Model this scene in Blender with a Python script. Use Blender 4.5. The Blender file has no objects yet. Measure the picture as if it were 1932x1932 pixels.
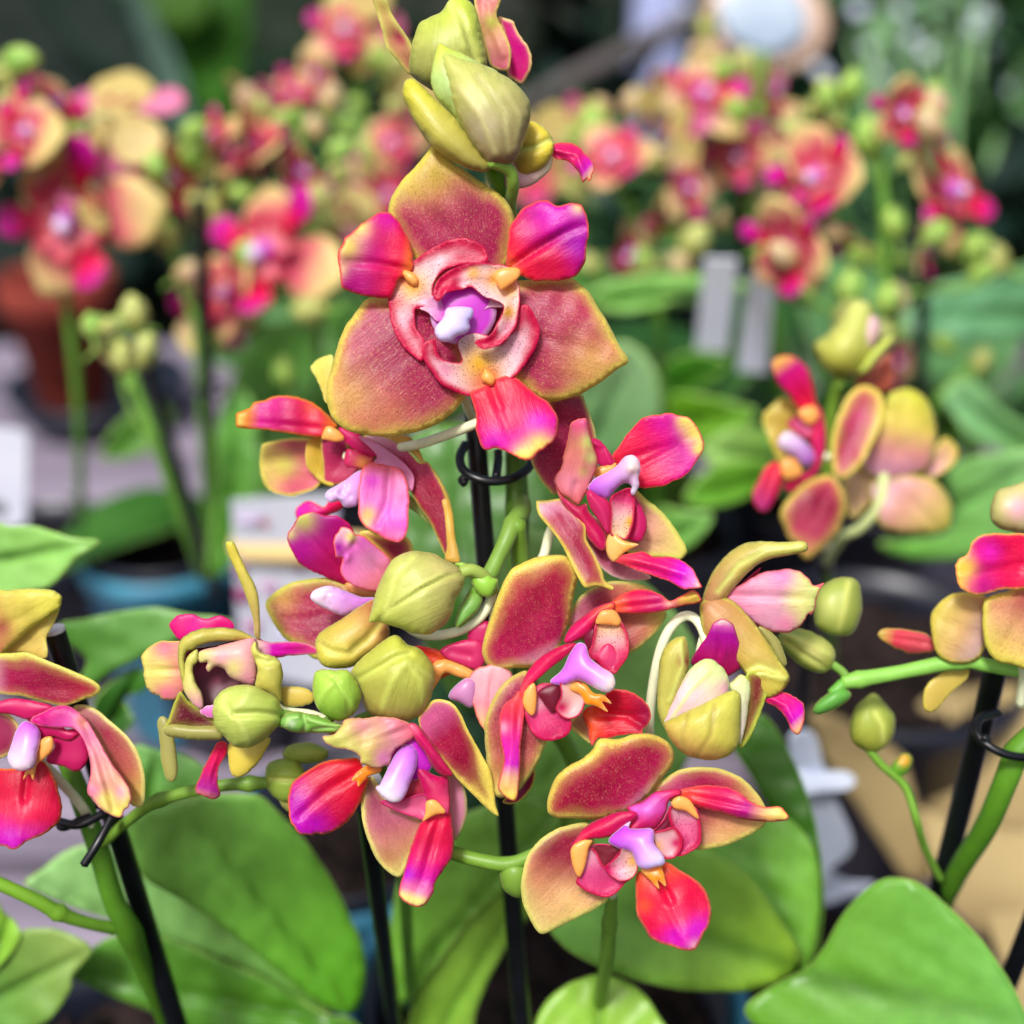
import bpy, math, random
import numpy as np
from mathutils import Vector, Matrix, Euler
from mathutils.geometry import delaunay_2d_cdt
random.seed(7); np.random.seed(7)
SC = bpy.context.scene
COL = SC.collection

# ------------------------------------------------------------------ camera
PITCH = math.radians(28); FOV = math.radians(45); TF = math.tan(FOV/2)
D0 = 0.23                       # distance of the sharp flower, metres
U = 2*D0*TF/1932                # one picture unit at that distance
CAM = Vector((0, 0, 0.40))
RX = Matrix.Rotation(math.pi/2-PITCH, 3, 'X')
cd = bpy.data.cameras.new('camera'); cam = bpy.data.objects.new('camera', cd); COL.objects.link(cam)
cam.location = CAM; cam.rotation_euler = (math.pi/2-PITCH, 0, 0)
cd.angle = FOV; cd.clip_start = 0.01; cd.clip_end = 60
cd.dof.use_dof = True; cd.dof.focus_distance = 0.232
cd.dof.aperture_fstop = (cd.lens/1000)/0.0072
SC.camera = cam

# ------------------------------------------------------------------ light
SUN_EL, SUN_AZ = math.radians(58), math.radians(205)
wd = bpy.data.worlds.new('World'); SC.world = wd; wd.use_nodes = True
nt = wd.node_tree; nt.nodes.clear()
sky = nt.nodes.new('ShaderNodeTexSky'); sky.sky_type = 'NISHITA'; sky.sun_disc = False
sky.sun_elevation = SUN_EL; sky.sun_rotation = SUN_AZ; sky.dust_density = 6; sky.air_density = 1.0; sky.ozone_density = 0.6
bg = nt.nodes.new('ShaderNodeBackground'); bg.inputs[1].default_value = 0.062
wo = nt.nodes.new('ShaderNodeOutputWorld')
nt.links.new(sky.outputs[0], bg.inputs[0]); nt.links.new(bg.outputs[0], wo.inputs[0])
sl = bpy.data.lights.new('sun', 'SUN'); sl.energy = 1.5; sl.angle = math.radians(11); sl.color = (1, .99, 1)
so = bpy.data.objects.new('sun', sl); COL.objects.link(so)
sd = Vector((math.sin(SUN_AZ)*math.cos(SUN_EL), math.cos(SUN_AZ)*math.cos(SUN_EL), math.sin(SUN_EL)))
so.rotation_euler = sd.to_track_quat('Z', 'Y').to_euler()
SC.view_settings.view_transform = 'Standard'; SC.view_settings.look = 'None'
SC.view_settings.exposure = 1.12; SC.view_settings.gamma = 1
SC.cycles.use_denoising = True
SC.cycles.max_bounces = 8; SC.cycles.transparent_max_bounces = 8

# ------------------------------------------------------------------ picture-to-place mapping
def P(x, y, z=0):
    D = D0 - z*U
    v = Vector(((x-966)/966*TF*D, -(y-966)/966*TF*D, -D))
    return CAM + RX @ v
def ZD(D): return (D0-D)/U
def at_h(x, y, h):              # point on the level plane at height h
    d = RX @ Vector(((x-966)/966*TF, -(y-966)/966*TF, -1))
    return CAM + d*((h-CAM.z)/d.z)
def Lmap(x, y, z=0): return Vector((x, y, z))*U
CR = {'F': (0, 0, 1), '1': (566, 0, .3418), '2': (566, 235.8, .3418), '3': (401, 707.5, .293), '4': (872.6, 707.5, .2686),
      '5': (235.8, 990.5, .3418), '6': (825.4, 990.5, .3784), '7': (919.8, 1320.7, .3174), '8': (471.7, 1273.5, .2808),
      'a': (0, 0, .3418), 'b': (0, 566, .3418), 'c': (0, 1037.7, .293), 'd': (0, 1367.9, .3906), 'e': (990.5, 0, .293),
      'f': (1367.9, 0, .3175), 'g': (1273.5, 566, .3419), 'h': (1273.5, 1179.2, .3897), 'L': (0, 0, 1)}
def cv(c, x, y):
    a, b, s = CR[c]; return (a+s*x, b+s*y)
def pts(c, s):
    v = [float(t) for t in s.replace(',', ' ').split()]
    return np.array([cv(c, v[i], v[i+1]) for i in range(0, len(v)-1, 2)])

# ------------------------------------------------------------------ colours
def lin(c):
    c = np.array(c[:3], float)/255
    return np.where(c <= .04045, c/12.92, ((c+.055)/1.055)**2.4)
ROSE=(176,60,86); ROSEL=(200,98,108); DUSTY=(182,98,108); CRIM=(186,22,66); DCRIM=(150,14,48); RED=(226,34,48); MAG=(206,14,160)
VIO=(170,8,176); ORANGE=(246,120,48); MUST=(236,212,96); YEL=(232,212,104); PALEY=(240,228,150); TAN=(206,158,92)
LILAC=(222,168,240); WLIL=(232,214,248); PINKW=(246,212,222); PINK=(226,146,172); MAROON=(92,14,40); OLIVE=(176,174,76)
BUDG=(182,186,98); BUDD=(150,146,78); GRN=(124,170,72); GRND=(84,132,44); LEAF=(88,146,58); LEAFL=(128,180,108); LEAFD=(52,98,26)
AMB=(250,170,36)

# ------------------------------------------------------------------ materials
def N(nt, t, **k):
    n = nt.nodes.new(t)
    for a, b in k.items(): setattr(n, a, b)
    return n
def organic(name, rough=.45, transl=.25, bump=.35, sss=0.0, spec=.35, veinsc=(.18, 2.2), vein=.25, sheen=0.0):
    m = bpy.data.materials.new(name); m.use_nodes = True; t = m.node_tree; t.nodes.clear(); L = t.links.new
    def A(n): q = N(t, 'ShaderNodeAttribute'); q.attribute_name = n; return q
    def M(op, a, b=None, c=None, clamp=False):
        q = N(t, 'ShaderNodeMath', operation=op, use_clamp=clamp)
        for i, v in enumerate((a, b, c)):
            if v is None: continue
            if isinstance(v, (int, float)): q.inputs[i].default_value = v
            else: L(v, q.inputs[i])
        return q.outputs[0]
    def noise(vec, sc, det=2, ro=.5):
        q = N(t, 'ShaderNodeTexNoise'); L(vec, q.inputs['Vector']); q.inputs['Scale'].default_value = sc
        q.inputs['Detail'].default_value = det; q.inputs['Roughness'].default_value = ro; return q.outputs['Fac']
    def mix(f, a, b, mode='MIX'):
        q = N(t, 'ShaderNodeMix', data_type='RGBA', blend_type=mode)
        if isinstance(f, (int, float)): q.inputs['Factor'].default_value = f
        else: L(f, q.inputs['Factor'])
        for i, v in ((6, a), (7, b)):
            if isinstance(v, tuple): q.inputs[i].default_value = v
            else: L(v, q.inputs[i])
        return q.outputs[2]
    def ss(x, lo, hi):
        q = N(t, 'ShaderNodeMapRange', interpolation_type='SMOOTHSTEP'); L(x, q.inputs[0])
        q.inputs[1].default_value = lo; q.inputs[2].default_value = hi; return q.outputs[0]
    pc = A('pc').outputs['Vector']; cin = A('cin').outputs['Color']; crim = A('crim').outputs['Color']; cback = A('cback').outputs['Color']
    rim = A('rim').outputs['Fac']; side = A('side').outputs['Fac']; spk = A('spk').outputs['Fac']; dots = A('dots').outputs['Fac']
    mp = N(t, 'ShaderNodeMapping'); L(pc, mp.inputs[0]); mp.inputs['Scale'].default_value = (veinsc[0], veinsc[1], 1)
    nv = noise(mp.outputs[0], 1.0, 3, .55); nv.node.inputs['Distortion'].default_value = .9; nf = noise(pc, 3.6, 2, .6); nm = noise(pc, 1.1, 3, .6); nl = noise(pc, .22, 2)
    # speckle: fine pale grains and darker cells
    lite = M('MULTIPLY', M('MULTIPLY', ss(nf, .5, .7), ss(nm, .34, .62)), spk)
    pale = mix(.55, cin, (.85, .58, .26, 1))
    c = mix(M('MULTIPLY', lite, .8), cin, pale)
    nf2 = noise(pc, 2.1, 2, .6)
    dk = M('MULTIPLY', ss(nf2, .53, .66), spk)
    c = mix(M('MULTIPLY', dk, .5), c, mix(1.0, cin, (.55, .3, .42, 1), 'MULTIPLY'))
    # veins along the petal
    c = mix(M('MULTIPLY', ss(nv, .5, .72), vein), c, mix(1.0, c, (.80, .60, .68, 1) if name.startswith('petal') else (.8, .84, .7, 1), 'MULTIPLY'))
    # broad tan flush inside the rim, then the rim itself
    rw2 = M('ADD', rim, M('MULTIPLY', M('SUBTRACT', nl, .5), 2.4))
    rw2 = M('ADD', rw2, M('MULTIPLY', M('SUBTRACT', nf, .5), 2.2))
    c = mix(M('MULTIPLY', M('MULTIPLY', M('SUBTRACT', 1.0, ss(rw2, .5, 2.5)), spk), .36), c, crim)
    rr = M('ADD', rim, M('MULTIPLY', M('SUBTRACT', nf, .5), M('ADD', M('MULTIPLY', spk, 1.3), .12)))
    rr = M('ADD', rr, M('MULTIPLY', M('SUBTRACT', nl, .5), .7))
    c = mix(M('SUBTRACT', 1.0, ss(rr, .1, 1.15)), c, crim)
    # dots
    vo = N(t, 'ShaderNodeTexVoronoi'); L(pc, vo.inputs['Vector']); vo.inputs['Scale'].default_value = 2.0
    dm = M('MULTIPLY', M('SUBTRACT', 1.0, ss(vo.outputs['Distance'], .14, .24)), dots)
    c = mix(dm, c, (.16, .008, .035, 1))
    c = mix(ss(side, .35, .75), c, cback)
    hsv = N(t, 'ShaderNodeHueSaturation'); L(c, hsv.inputs['Color'])
    L(M('ADD', M('MULTIPLY', nl, .45), M('ADD', M('MULTIPLY', nm, .14), .71)), hsv.inputs['Value'])
    c = hsv.outputs[0]
    bm = N(t, 'ShaderNodeBump'); bm.inputs['Strength'].default_value = bump; bm.inputs['Distance'].default_value = .00022
    L(M('ADD', M('MULTIPLY', nv, .9), M('ADD', M('MULTIPLY', nf, .25), M('MULTIPLY', nm, .5))), bm.inputs['Height'])
    p = N(t, 'ShaderNodeBsdfPrincipled'); L(c, p.inputs['Base Color']); p.inputs['Roughness'].default_value = rough
    p.inputs['Specular IOR Level'].default_value = spec; L(bm.outputs[0], p.inputs['Normal'])
    if sheen: p.inputs['Sheen Weight'].default_value = sheen
    if sss:
        p.inputs['Subsurface Weight'].default_value = sss; p.inputs['Subsurface Scale'].default_value = .0015
        p.inputs['Subsurface Radius'].default_value = (1, .6, .5)
    tr = N(t, 'ShaderNodeBsdfTranslucent'); L(c, tr.inputs['Color']); L(bm.outputs[0], tr.inputs['Normal'])
    mx = N(t, 'ShaderNodeMixShader'); mx.inputs[0].default_value = transl; L(p.outputs[0], mx.inputs[1]); L(tr.outputs[0], mx.inputs[2])
    o = N(t, 'ShaderNodeOutputMaterial'); L(mx.outputs[0], o.inputs[0])
    return m
MPET = organic('petal_tissue', .38, .4, .5, sheen=.1, spec=.4, veinsc=(.32, 1.9), vein=.36)
MBUD = organic('bud_tissue', .4, .05, .6, sss=.15, veinsc=(.12, 1.1), vein=.35)
MLEAF = organic('leaf_tissue', .36, .12, .15, spec=.4, veinsc=(.015, .35), vein=.16)
MLEAFD = organic('dark_leaf_tissue', .6, .03, .15, spec=.12, veinsc=(.02, .3), vein=.2)  # rougher, less glossy tissue for the dark green background leaves
MCOL = organic('column_tissue', .35, .2, .12, sss=.3, vein=.1, spec=.5)
MSTEM = organic('stem_tissue', .42, .05, .3, veinsc=(.1, .9), vein=.25)
MATS = {'pet': MPET, 'bud': MBUD, 'leaf': MLEAF, 'leafd': MLEAFD, 'col': MCOL, 'stem': MSTEM}

def plain(name, colr, rough=.6, spec=.3, colr2=None, scale=60, bump=0, metal=0, stretch=(1, 1, 1), bscale=None):
    m = bpy.data.materials.new(name); m.use_nodes = True; t = m.node_tree; L = t.links.new
    p = t.nodes['Principled BSDF']; p.inputs['Roughness'].default_value = rough; p.inputs['Specular IOR Level'].default_value = spec
    p.inputs['Metallic'].default_value = metal
    a = tuple(lin(colr))+(1,); b = tuple(lin(colr2 or [v*.75 for v in colr]))+(1,)
    tc = N(t, 'ShaderNodeTexCoord'); mp = N(t, 'ShaderNodeMapping'); mp.inputs['Scale'].default_value = stretch; L(tc.outputs['Object'], mp.inputs[0])
    no = N(t, 'ShaderNodeTexNoise'); L(mp.outputs[0], no.inputs['Vector']); no.inputs['Scale'].default_value = scale; no.inputs['Detail'].default_value = 4
    mr = N(t, 'ShaderNodeMapRange', interpolation_type='SMOOTHSTEP'); L(no.outputs['Fac'], mr.inputs[0]); mr.inputs[1].default_value = .35; mr.inputs[2].default_value = .7
    mx = N(t, 'ShaderNodeMix', data_type='RGBA'); L(mr.outputs[0], mx.inputs[0]); mx.inputs[6].default_value = a; mx.inputs[7].default_value = b
    L(mx.outputs[2], p.inputs['Base Color'])
    if bump:
        bm = N(t, 'ShaderNodeBump'); bm.inputs['Strength'].default_value = .6; bm.inputs['Distance'].default_value = bump; L(no.outputs['Fac'], bm.inputs['Height']); L(bm.outputs[0], p.inputs['Normal'])
    return m
BLACK = plain('black_plastic', (14, 16, 22), .32, .5, (8, 9, 12), 300)
DARKPOT = plain('dark_pot_plastic', (28, 32, 46), .35, .5)
TEAL = plain('teal_pot_plastic', (66, 140, 165), .35, .5, (52, 120, 150))
TERRA = plain('terracotta', (138, 58, 46), .8, .2, (112, 44, 36), 40, .0005)
BARK = plain('bark_chips', (48, 38, 36), .9, .15, (14, 11, 10), 90, .002)
WHITE = plain('white_card', (225, 228, 240), .45, .3, (210, 214, 232), 20)
WHITEC = plain('white_clip_plastic', (215, 224, 240), .4, .4, (200, 210, 232), 30)
YCARD = plain('yellow_print', (228, 196, 130), .5, .3, (220, 180, 110))
PCARD = plain('plum_print', (130, 40, 90), .5, .3, (110, 30, 70))
INK = plain('ink', (40, 60, 60), .5, .3)
KRAFT = plain('kraft_board', (170, 150, 104), .75, .2, (150, 130, 88), 12, .0002)
SLAT = plain('grey_wood', (150, 140, 156), .75, .2, (104, 98, 112), 14, .0006, stretch=(.25, 3, 1))
SOIL = plain('dark_ground', (26, 30, 26), .95, .1, (12, 16, 14), 6)
GREYB = plain('grey_branch', (104, 98, 96), .8, .2, (80, 76, 76), 12, .001)
BPOST = plain('pale_blue_post', (150, 158, 196), .6, .3, (136, 144, 184), 8)
STUBW = plain('cut_plastic_white', (255, 250, 252), .6, .3)
DISHF = plain('dish_face', (176, 192, 206), .3, .5, (140, 160, 182), 14)
DISHR = plain('dish_rim', (222, 190, 168), .6, .3, (196, 164, 140), 18)
FERN = plain('fern_green', (84, 134, 66), .4, .5, (40, 84, 40), 5)
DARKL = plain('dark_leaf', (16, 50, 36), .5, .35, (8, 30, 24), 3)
HILITE = plain('pale_highlight', (226, 222, 244), .6, .3)

# ------------------------------------------------------------------ object helpers
WP = {}
def link(o, parent=None, wpos=None):
    COL.objects.link(o)
    w = Vector(wpos) if wpos is not None else Vector((0, 0, 0))
    WP[o.name] = w
    if parent is not None:
        o.parent = parent; o.location = w - WP[parent.name]
    else: o.location = w
    return o
def tag(o, label=None, cat=None, group=None, kind=None):
    if label: o['label'] = label
    if cat: o['category'] = cat
    if group: o['group'] = group
    if kind: o['kind'] = kind
    return o
def empty(name, w, label, cat, group=None):
    o = bpy.data.objects.new(name, None); o.empty_display_size = .01
    return tag(link(o, None, w), label, cat, group)
ATT = ('rim', 'side', 'spk', 'dots')
def mk(name, plist, parent=None, mats=None, label=None):
    """plist: list of dicts v,f + attributes -> one mesh object, origin at its middle"""
    V = np.concatenate([p['v'] for p in plist]); off = 0; F = []; MI = []
    ml = []
    for p in plist:
        m = p['mat']
        if m not in ml: ml.append(m)
        F += [tuple(int(i)+off for i in f) for f in p['f']]; MI += [ml.index(m)]*len(p['f']); off += len(p['v'])
    c = (V.min(0)+V.max(0))/2
    me = bpy.data.meshes.new(name); me.from_pydata((V-c).tolist(), [], F); me.update()
    me.polygons.foreach_set('use_smooth', [p.get('smooth', True) for p in plist for _ in p['f']])
    me.polygons.foreach_set('material_index', MI)
    for m in ml: me.materials.append(m)
    if 'cin' in plist[0]:
        for a in ATT:
            at = me.attributes.new(a, 'FLOAT', 'POINT'); at.data.foreach_set('value', np.concatenate([p[a] for p in plist]).astype('f'))
        for a in ('cin', 'crim', 'cback'):
            at = me.attributes.new(a, 'FLOAT_COLOR', 'POINT')
            d = np.concatenate([p[a] for p in plist]); d = np.concatenate([d, np.ones((len(d), 1))], 1); at.data.foreach_set('color', d.astype('f').ravel())
        at = me.attributes.new('pc', 'FLOAT_VECTOR', 'POINT'); at.data.foreach_set('vector', np.concatenate([p['pc'] for p in plist]).astype('f').ravel())
    o = bpy.data.objects.new(name, me)
    link(o, parent, Vector(c))
    if label: o['label'] = label
    return o

def smooth_loop(p, sp, sharp=False):
    n = len(p); out = []
    for i in range(n):
        a, b, c, d = p[i-1], p[i], p[(i+1) % n], p[(i+2) % n]
        L = np.linalg.norm(c-b); k = max(1, int(round(L/sp)))
        for j in range(k):
            t = j/k
            if sharp: out.append(b+(c-b)*t)
            else: out.append(.5*((2*b)+(-a+c)*t+(2*a-5*b+4*c-d)*t*t+(-a+3*b-3*c+d)*t**3))
    return np.array(out)
def segdist(q, A, B):
    d = B-A; L2 = (d**2).sum(1)+1e-9
    t = np.clip(((q[:, None]-A[None])*d[None]).sum(2)/L2[None], 0, 1)
    pr = A[None]+t[..., None]*d[None]
    return np.sqrt(((q[:, None]-pr)**2).sum(2)).min(1)
def inside(q, P_):
    x, y = q[:, 0], q[:, 1]; r = np.zeros(len(q), bool); n = len(P_)
    for i in range(n):
        x1, y1 = P_[i]; x2, y2 = P_[(i+1) % n]
        if y1 == y2: continue
        c = ((y1 > y) != (y2 > y)) & (x < (x2-x1)*(y-y1)/(y2-y1)+x1); r ^= c
    return r
def gradc(gr, s):
    S = [g[0] for g in gr]; C = np.array([lin(g[1]) for g in gr])
    return np.stack([np.interp(s, S, C[:, k]) for k in range(3)], 1)
def vnoise(q, sc, seed):
    r = np.random.RandomState(seed); o = np.zeros(len(q))
    for k in range(5):
        a = r.uniform(0, 6.28); f = r.uniform(.6, 1.5)/sc; ph = r.uniform(0, 6.28)
        o += np.sin((q[:, 0]*math.cos(a)+q[:, 1]*math.sin(a))*6.28*f+ph)/5
    return o
SEED = [0]
def patch(c, outline, z=0, base=None, tip=None, grad=((0, ROSE),), rimc=MUST, rimw=14, back=None, spk=0, dots=0, cup=0, curl=-5, curlw=9,
          bulge=0, mid=0, midw=10, thick=5, blobs=(), zb=(), seams=(), seamc=None, solid=False, backh=.8, mat='pet', n=420, wav=1.5, jag=.6,
          mp=P, sharp=False, rimblobs=(), sp=None, ease=1.0, arch=0, midc=None):
    """an outline on the thing, given its own distance, curvature and thickness"""
    SEED[0] += 1; sd = SEED[0]
    o = outline if isinstance(outline, np.ndarray) else pts(c, outline)
    sc = CR[c][2]
    if not isinstance(z, (tuple, list)): z = (z, z)
    area = .5*abs(np.dot(o[:, 0], np.roll(o[:, 1], 1))-np.dot(o[:, 1], np.roll(o[:, 0], 1)))
    sp = sp or max(2.2, math.sqrt(area/n*1.15))
    bd = smooth_loop(o, sp*.8, sharp)
    if jag:
        cen = bd.mean(0); dv = bd-cen; dv /= np.linalg.norm(dv, axis=1)[:, None]+1e-6
        bd = bd+dv*(vnoise(bd, 14, sd)*jag+vnoise(bd, 45, sd+5)*jag*1.3)[:, None]
    lo, hi = bd.min(0), bd.max(0)
    gx = np.arange(lo[0], hi[0], sp); gy = np.arange(lo[1], hi[1], sp*.866)
    g = np.array([(x+(.5*sp if j % 2 else 0), y) for j, y in enumerate(gy) for x in gx])
    A, B = bd, np.roll(bd, -1, 0)
    if len(g):
        g = g[inside(g, bd)]
        if len(g): g = g[segdist(g, A, B) > sp*.6]
    allp = np.concatenate([bd, g]) if len(g) else bd
    nb = len(bd)
    r = delaunay_2d_cdt([Vector(p) for p in allp], [(i, (i+1) % nb) for i in range(nb)], [], 1, 1e-5)
    q = np.array([(v.x, v.y) for v in r[0]]); T = [tuple(f) for f in r[2] if len(f) == 3]
    T = np.array(T)
    # orientation: +area in the picture (y down) -> make all the same
    a2 = (q[T[:, 1], 0]-q[T[:, 0], 0])*(q[T[:, 2], 1]-q[T[:, 0], 1])-(q[T[:, 2], 0]-q[T[:, 0], 0])*(q[T[:, 1], 1]-q[T[:, 0], 1])
    ok = np.abs(a2) > 1e-6; T = T[ok]; a2 = a2[ok]
    want = a2 < 0 if mp is P else a2 > 0
    T[~want] = T[~want][:, ::-1]
    ed = {}
    for t in T:
        for i in range(3):
            e = (int(t[i]), int(t[(i+1) % 3])); ed[e] = ed.get(e, 0)+1
    bed = [e for e in ed if (e[1], e[0]) not in ed]
    isb = np.zeros(len(q), bool)
    for e in bed: isb[e[0]] = isb[e[1]] = True
    dist = segdist(q, A, B); dist[isb] = 0
    # axis
    if base is None: base, tip = q.mean(0), q.mean(0)+np.array((0, 1e-3))
    else: base, tip = np.array(cv(c, *base)), np.array(cv(c, *tip))
    ax = tip-base; L = max(np.linalg.norm(ax), 1.0); ax = ax/L; lat = np.array((-ax[1], ax[0]))
    s = ((q-base)@ax)/L; w = (q-base)@lat; hw = max(1, np.percentile(np.abs(w), 95)); v = w/hw
    sc_ = np.clip(s, -.1, 1.15)
    zz = z[0]+(z[1]-z[0])*np.sign(sc_)*np.abs(sc_)**ease
    h = None
    K = 1.0
    if mp is P: K = (D0-(z[0]+z[1])/2*U)/D0
    add = cup*v*v + mid*np.exp(-(w/midw)**2)*np.clip(1.2-s, 0, 1)*np.clip(s*3+.4, 0, 1) + curl*np.exp(-dist/curlw) + wav*vnoise(q, 70, sd+9)
    add = add + arch*np.clip(s, 0, 1)*(1-np.clip(s, 0, 1))*4
    if bulge or solid:
        m = len(q); Lp = np.zeros((m, m))
        for e in ed: Lp[e[0], e[1]] = -1; Lp[e[1], e[0]] = -1
        Lp[np.arange(m), np.arange(m)] = -Lp.sum(1)
        bi = np.where(isb)[0]; Lp[bi] = 0; Lp[bi, bi] = 1
        rh = np.ones(m); rh[bi] = 0
        u = np.linalg.solve(Lp, rh); u = np.clip(u/u.max(), 0, 1); h = np.sqrt(u)
        add = add + bulge*h
    for (x, y, rr, dz) in zb:
        x, y = cv(c, x, y); add = add+dz*np.exp(-((q[:, 0]-x)**2+(q[:, 1]-y)**2)/(rr*sc)**2)
    seamm = np.zeros(len(q))
    for (line, amp, wd_) in seams:
        lp = pts(c, line); sdist = segdist(q, lp[:-1], lp[1:]); gq = np.exp(-(sdist/wd_)**2); add = add+amp*gq
        if seamc: seamm = np.maximum(seamm, np.exp(-(sdist/(wd_*.8))**2))
    zz = zz+add*K
    v3 = np.array([mp(q[i, 0], q[i, 1], zz[i]) for i in range(len(q))])
    # normals
    fn = np.cross(v3[T[:, 1]]-v3[T[:, 0]], v3[T[:, 2]]-v3[T[:, 0]])
    vn = np.zeros_like(v3)
    for k in range(3): np.add.at(vn, T[:, k], fn)
    vn /= np.linalg.norm(vn, axis=1)[:, None]+1e-12
    if solid:
        zbk = z[0]+(z[1]-z[0])*sc_ - (bulge*backh*h)*K
        v3b = np.array([mp(q[i, 0], q[i, 1], min(zbk[i], zz[i]-.3)) for i in range(len(q))])
    else:
        th = thick*K*(.35+.65*np.clip(dist/8, 0, 1)); v3b = v3-vn*(th*U)[:, None]
    m = len(q)
    Fs = [tuple(t) for t in T]+[tuple(int(i)+m for i in t[::-1]) for t in T]
    for (a, b) in bed: Fs.append((b, a, a+m, b+m))
    s01 = np.clip(s, 0, 1)
    cool = mat == 'pet'
    def cl(c_):
        if not cool or (c_[2] < 62 and c_[1] > 85): return c_
        r_, g_, b_ = c_; d_ = max(0, r_-g_); k_ = min(1, d_/90)
        return (min(255, r_*(1+.05*k_)), max(0, g_-.2*d_*k_), min(255, b_+.12*max(0, r_-b_)*k_))
    def yl(c_):
        r_, g_, b_ = c_
        return (min(255, r_+10), min(255, g_+24), max(40, b_+4)) if (mat == 'pet' and r_ > 180 and g_ > 150 and b_ < 150) else c_
    def dp(c_):
        r_, g_, b_ = c_
        return (r_*.93, g_*.72, b_*.86) if (mat == 'pet' and r_-g_ > 100 and spk >= .3) else c_
    grad = [(g_[0], dp(cl(yl(g_[1])))) for g_ in grad]; rimc = yl(cl(rimc))
    cin = gradc(grad, s01)
    for bb in blobs:
        x, y, rr, cc = bb[:4]; st = bb[4] if len(bb) > 4 else 1
        x, y = cv(c, x, y); wq = (st*np.exp(-((q[:, 0]-x)**2+(q[:, 1]-y)**2)/(rr*sc)**2))[:, None]; cin = cin*(1-wq)+lin(dp(cl(yl(cc))))*wq
    if midc is not None:
        wq = (.75*np.exp(-(w/midw*1.6)**2))[:, None]*np.clip(1.3-s, 0, 1)[:, None]; cin = cin*(1-wq)+lin(midc)*wq
    if seamc: cin = cin*(1-seamm[:, None]*.8)+lin(seamc)*seamm[:, None]*.8
    one = np.ones(m)
    rw = one*rimw
    for (x, y, rr, wmul) in rimblobs:
        x, y = cv(c, x, y); rw = rw*(1+(wmul-1)*np.exp(-((q[:, 0]-x)**2+(q[:, 1]-y)**2)/(rr*sc)**2))
    rimv = dist/np.maximum(rw, .01)
    bk = back if back is not None else grad[len(grad)//2][1]
    bk3 = np.tile(lin(cl(bk)), (m, 1)); cr3 = np.tile(lin(rimc), (m, 1))
    mm = .0986*K
    pc = np.stack([(s*L)*mm+sd*13.7, w*mm+sd*7.3, one*(sd*1.9)], 1)
    d = lambda a: np.concatenate([a, a])
    return dict(v=np.concatenate([v3, v3b]), f=Fs, rim=d(rimv), side=np.concatenate([one*0, one*(0 if solid else 1)]), spk=d(one*spk), dots=d(one*dots),
                cin=d(cin), crim=d(cr3), cback=d(bk3), pc=d(pc), mat=MATS[mat])

def tube(path, r, col=GRN, col2=None, mat='stem', mp=P, seg=12, nodes=(), sub=6, world=False):
    """path: (x,y,z) picture points; r radius or list in picture units at D0"""
    SEED[0] += 1
    n = len(path); R = [r]*n if isinstance(r, (int, float)) else list(r)
    Q = [Vector(p) if world else mp(*p) for p in path]
    C_ = []; RR = []
    for i in range(n-1):
        a, b, c, d = Q[max(i-1, 0)], Q[i], Q[i+1], Q[min(i+2, n-1)]
        for j in range(sub):
            t = j/sub; C_.append(.5*((2*b)+(c-a)*t+(2*a-5*b+4*c-d)*t*t+(-a+3*b-3*c+d)*t**3)); RR.append(R[i]+(R[i+1]-R[i])*t)
    C_.append(Q[-1]); RR.append(R[-1])
    for (k, ex) in nodes:
        for i in range(len(RR)): RR[i] *= 1+ex*math.exp(-((i-k*sub)/1.0)**2)
    V = []; F = []; m = len(C_); up = None; ln = 0; pc = []; tt = []
    for i in range(m):
        d = (C_[min(i+1, m-1)]-C_[max(i-1, 0)]).normalized()
        if up is None: up = d.orthogonal().normalized()
        up = (up-d*up.dot(d)).normalized(); sdv = d.cross(up)
        if i: ln += (C_[i]-C_[i-1]).length*1000
        for k in range(seg):
            an = 2*math.pi*k/seg; V.append(C_[i]+(up*math.cos(an)+sdv*math.sin(an))*RR[i]*U)
            pc.append((ln+SEED[0]*11, abs(k-seg/2)*RR[i]*U*1000*6.28/seg, SEED[0])); tt.append(i/(m-1))
    for i in range(m-1):
        for k in range(seg):
            a = i*seg+k; b = i*seg+(k+1) % seg; F.append((a, b, b+seg, a+seg))
    for e, idx in ((0, 0), (1, m-1)):
        cc = len(V); dd = (C_[1]-C_[0]).normalized()*-1 if e == 0 else (C_[-1]-C_[-2]).normalized()
        V.append(C_[idx]+dd*RR[idx]*U*.5); pc.append(pc[idx*seg]); tt.append(float(e))
        for k in range(seg):
            a = idx*seg+k; b = idx*seg+(k+1) % seg
            F.append((b, a, cc) if e == 0 else (a, b, cc))
    V = np.array(V); one = np.ones(len(V)); ci = gradc(((0, col), (1, col2 or col)), np.array(tt))
    return dict(v=V, f=F, rim=one*9, side=one*0, spk=one*0, dots=one*0, cin=ci, crim=ci, cback=ci, pc=np.array(pc), mat=MATS[mat] if isinstance(mat, str) else mat)

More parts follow.
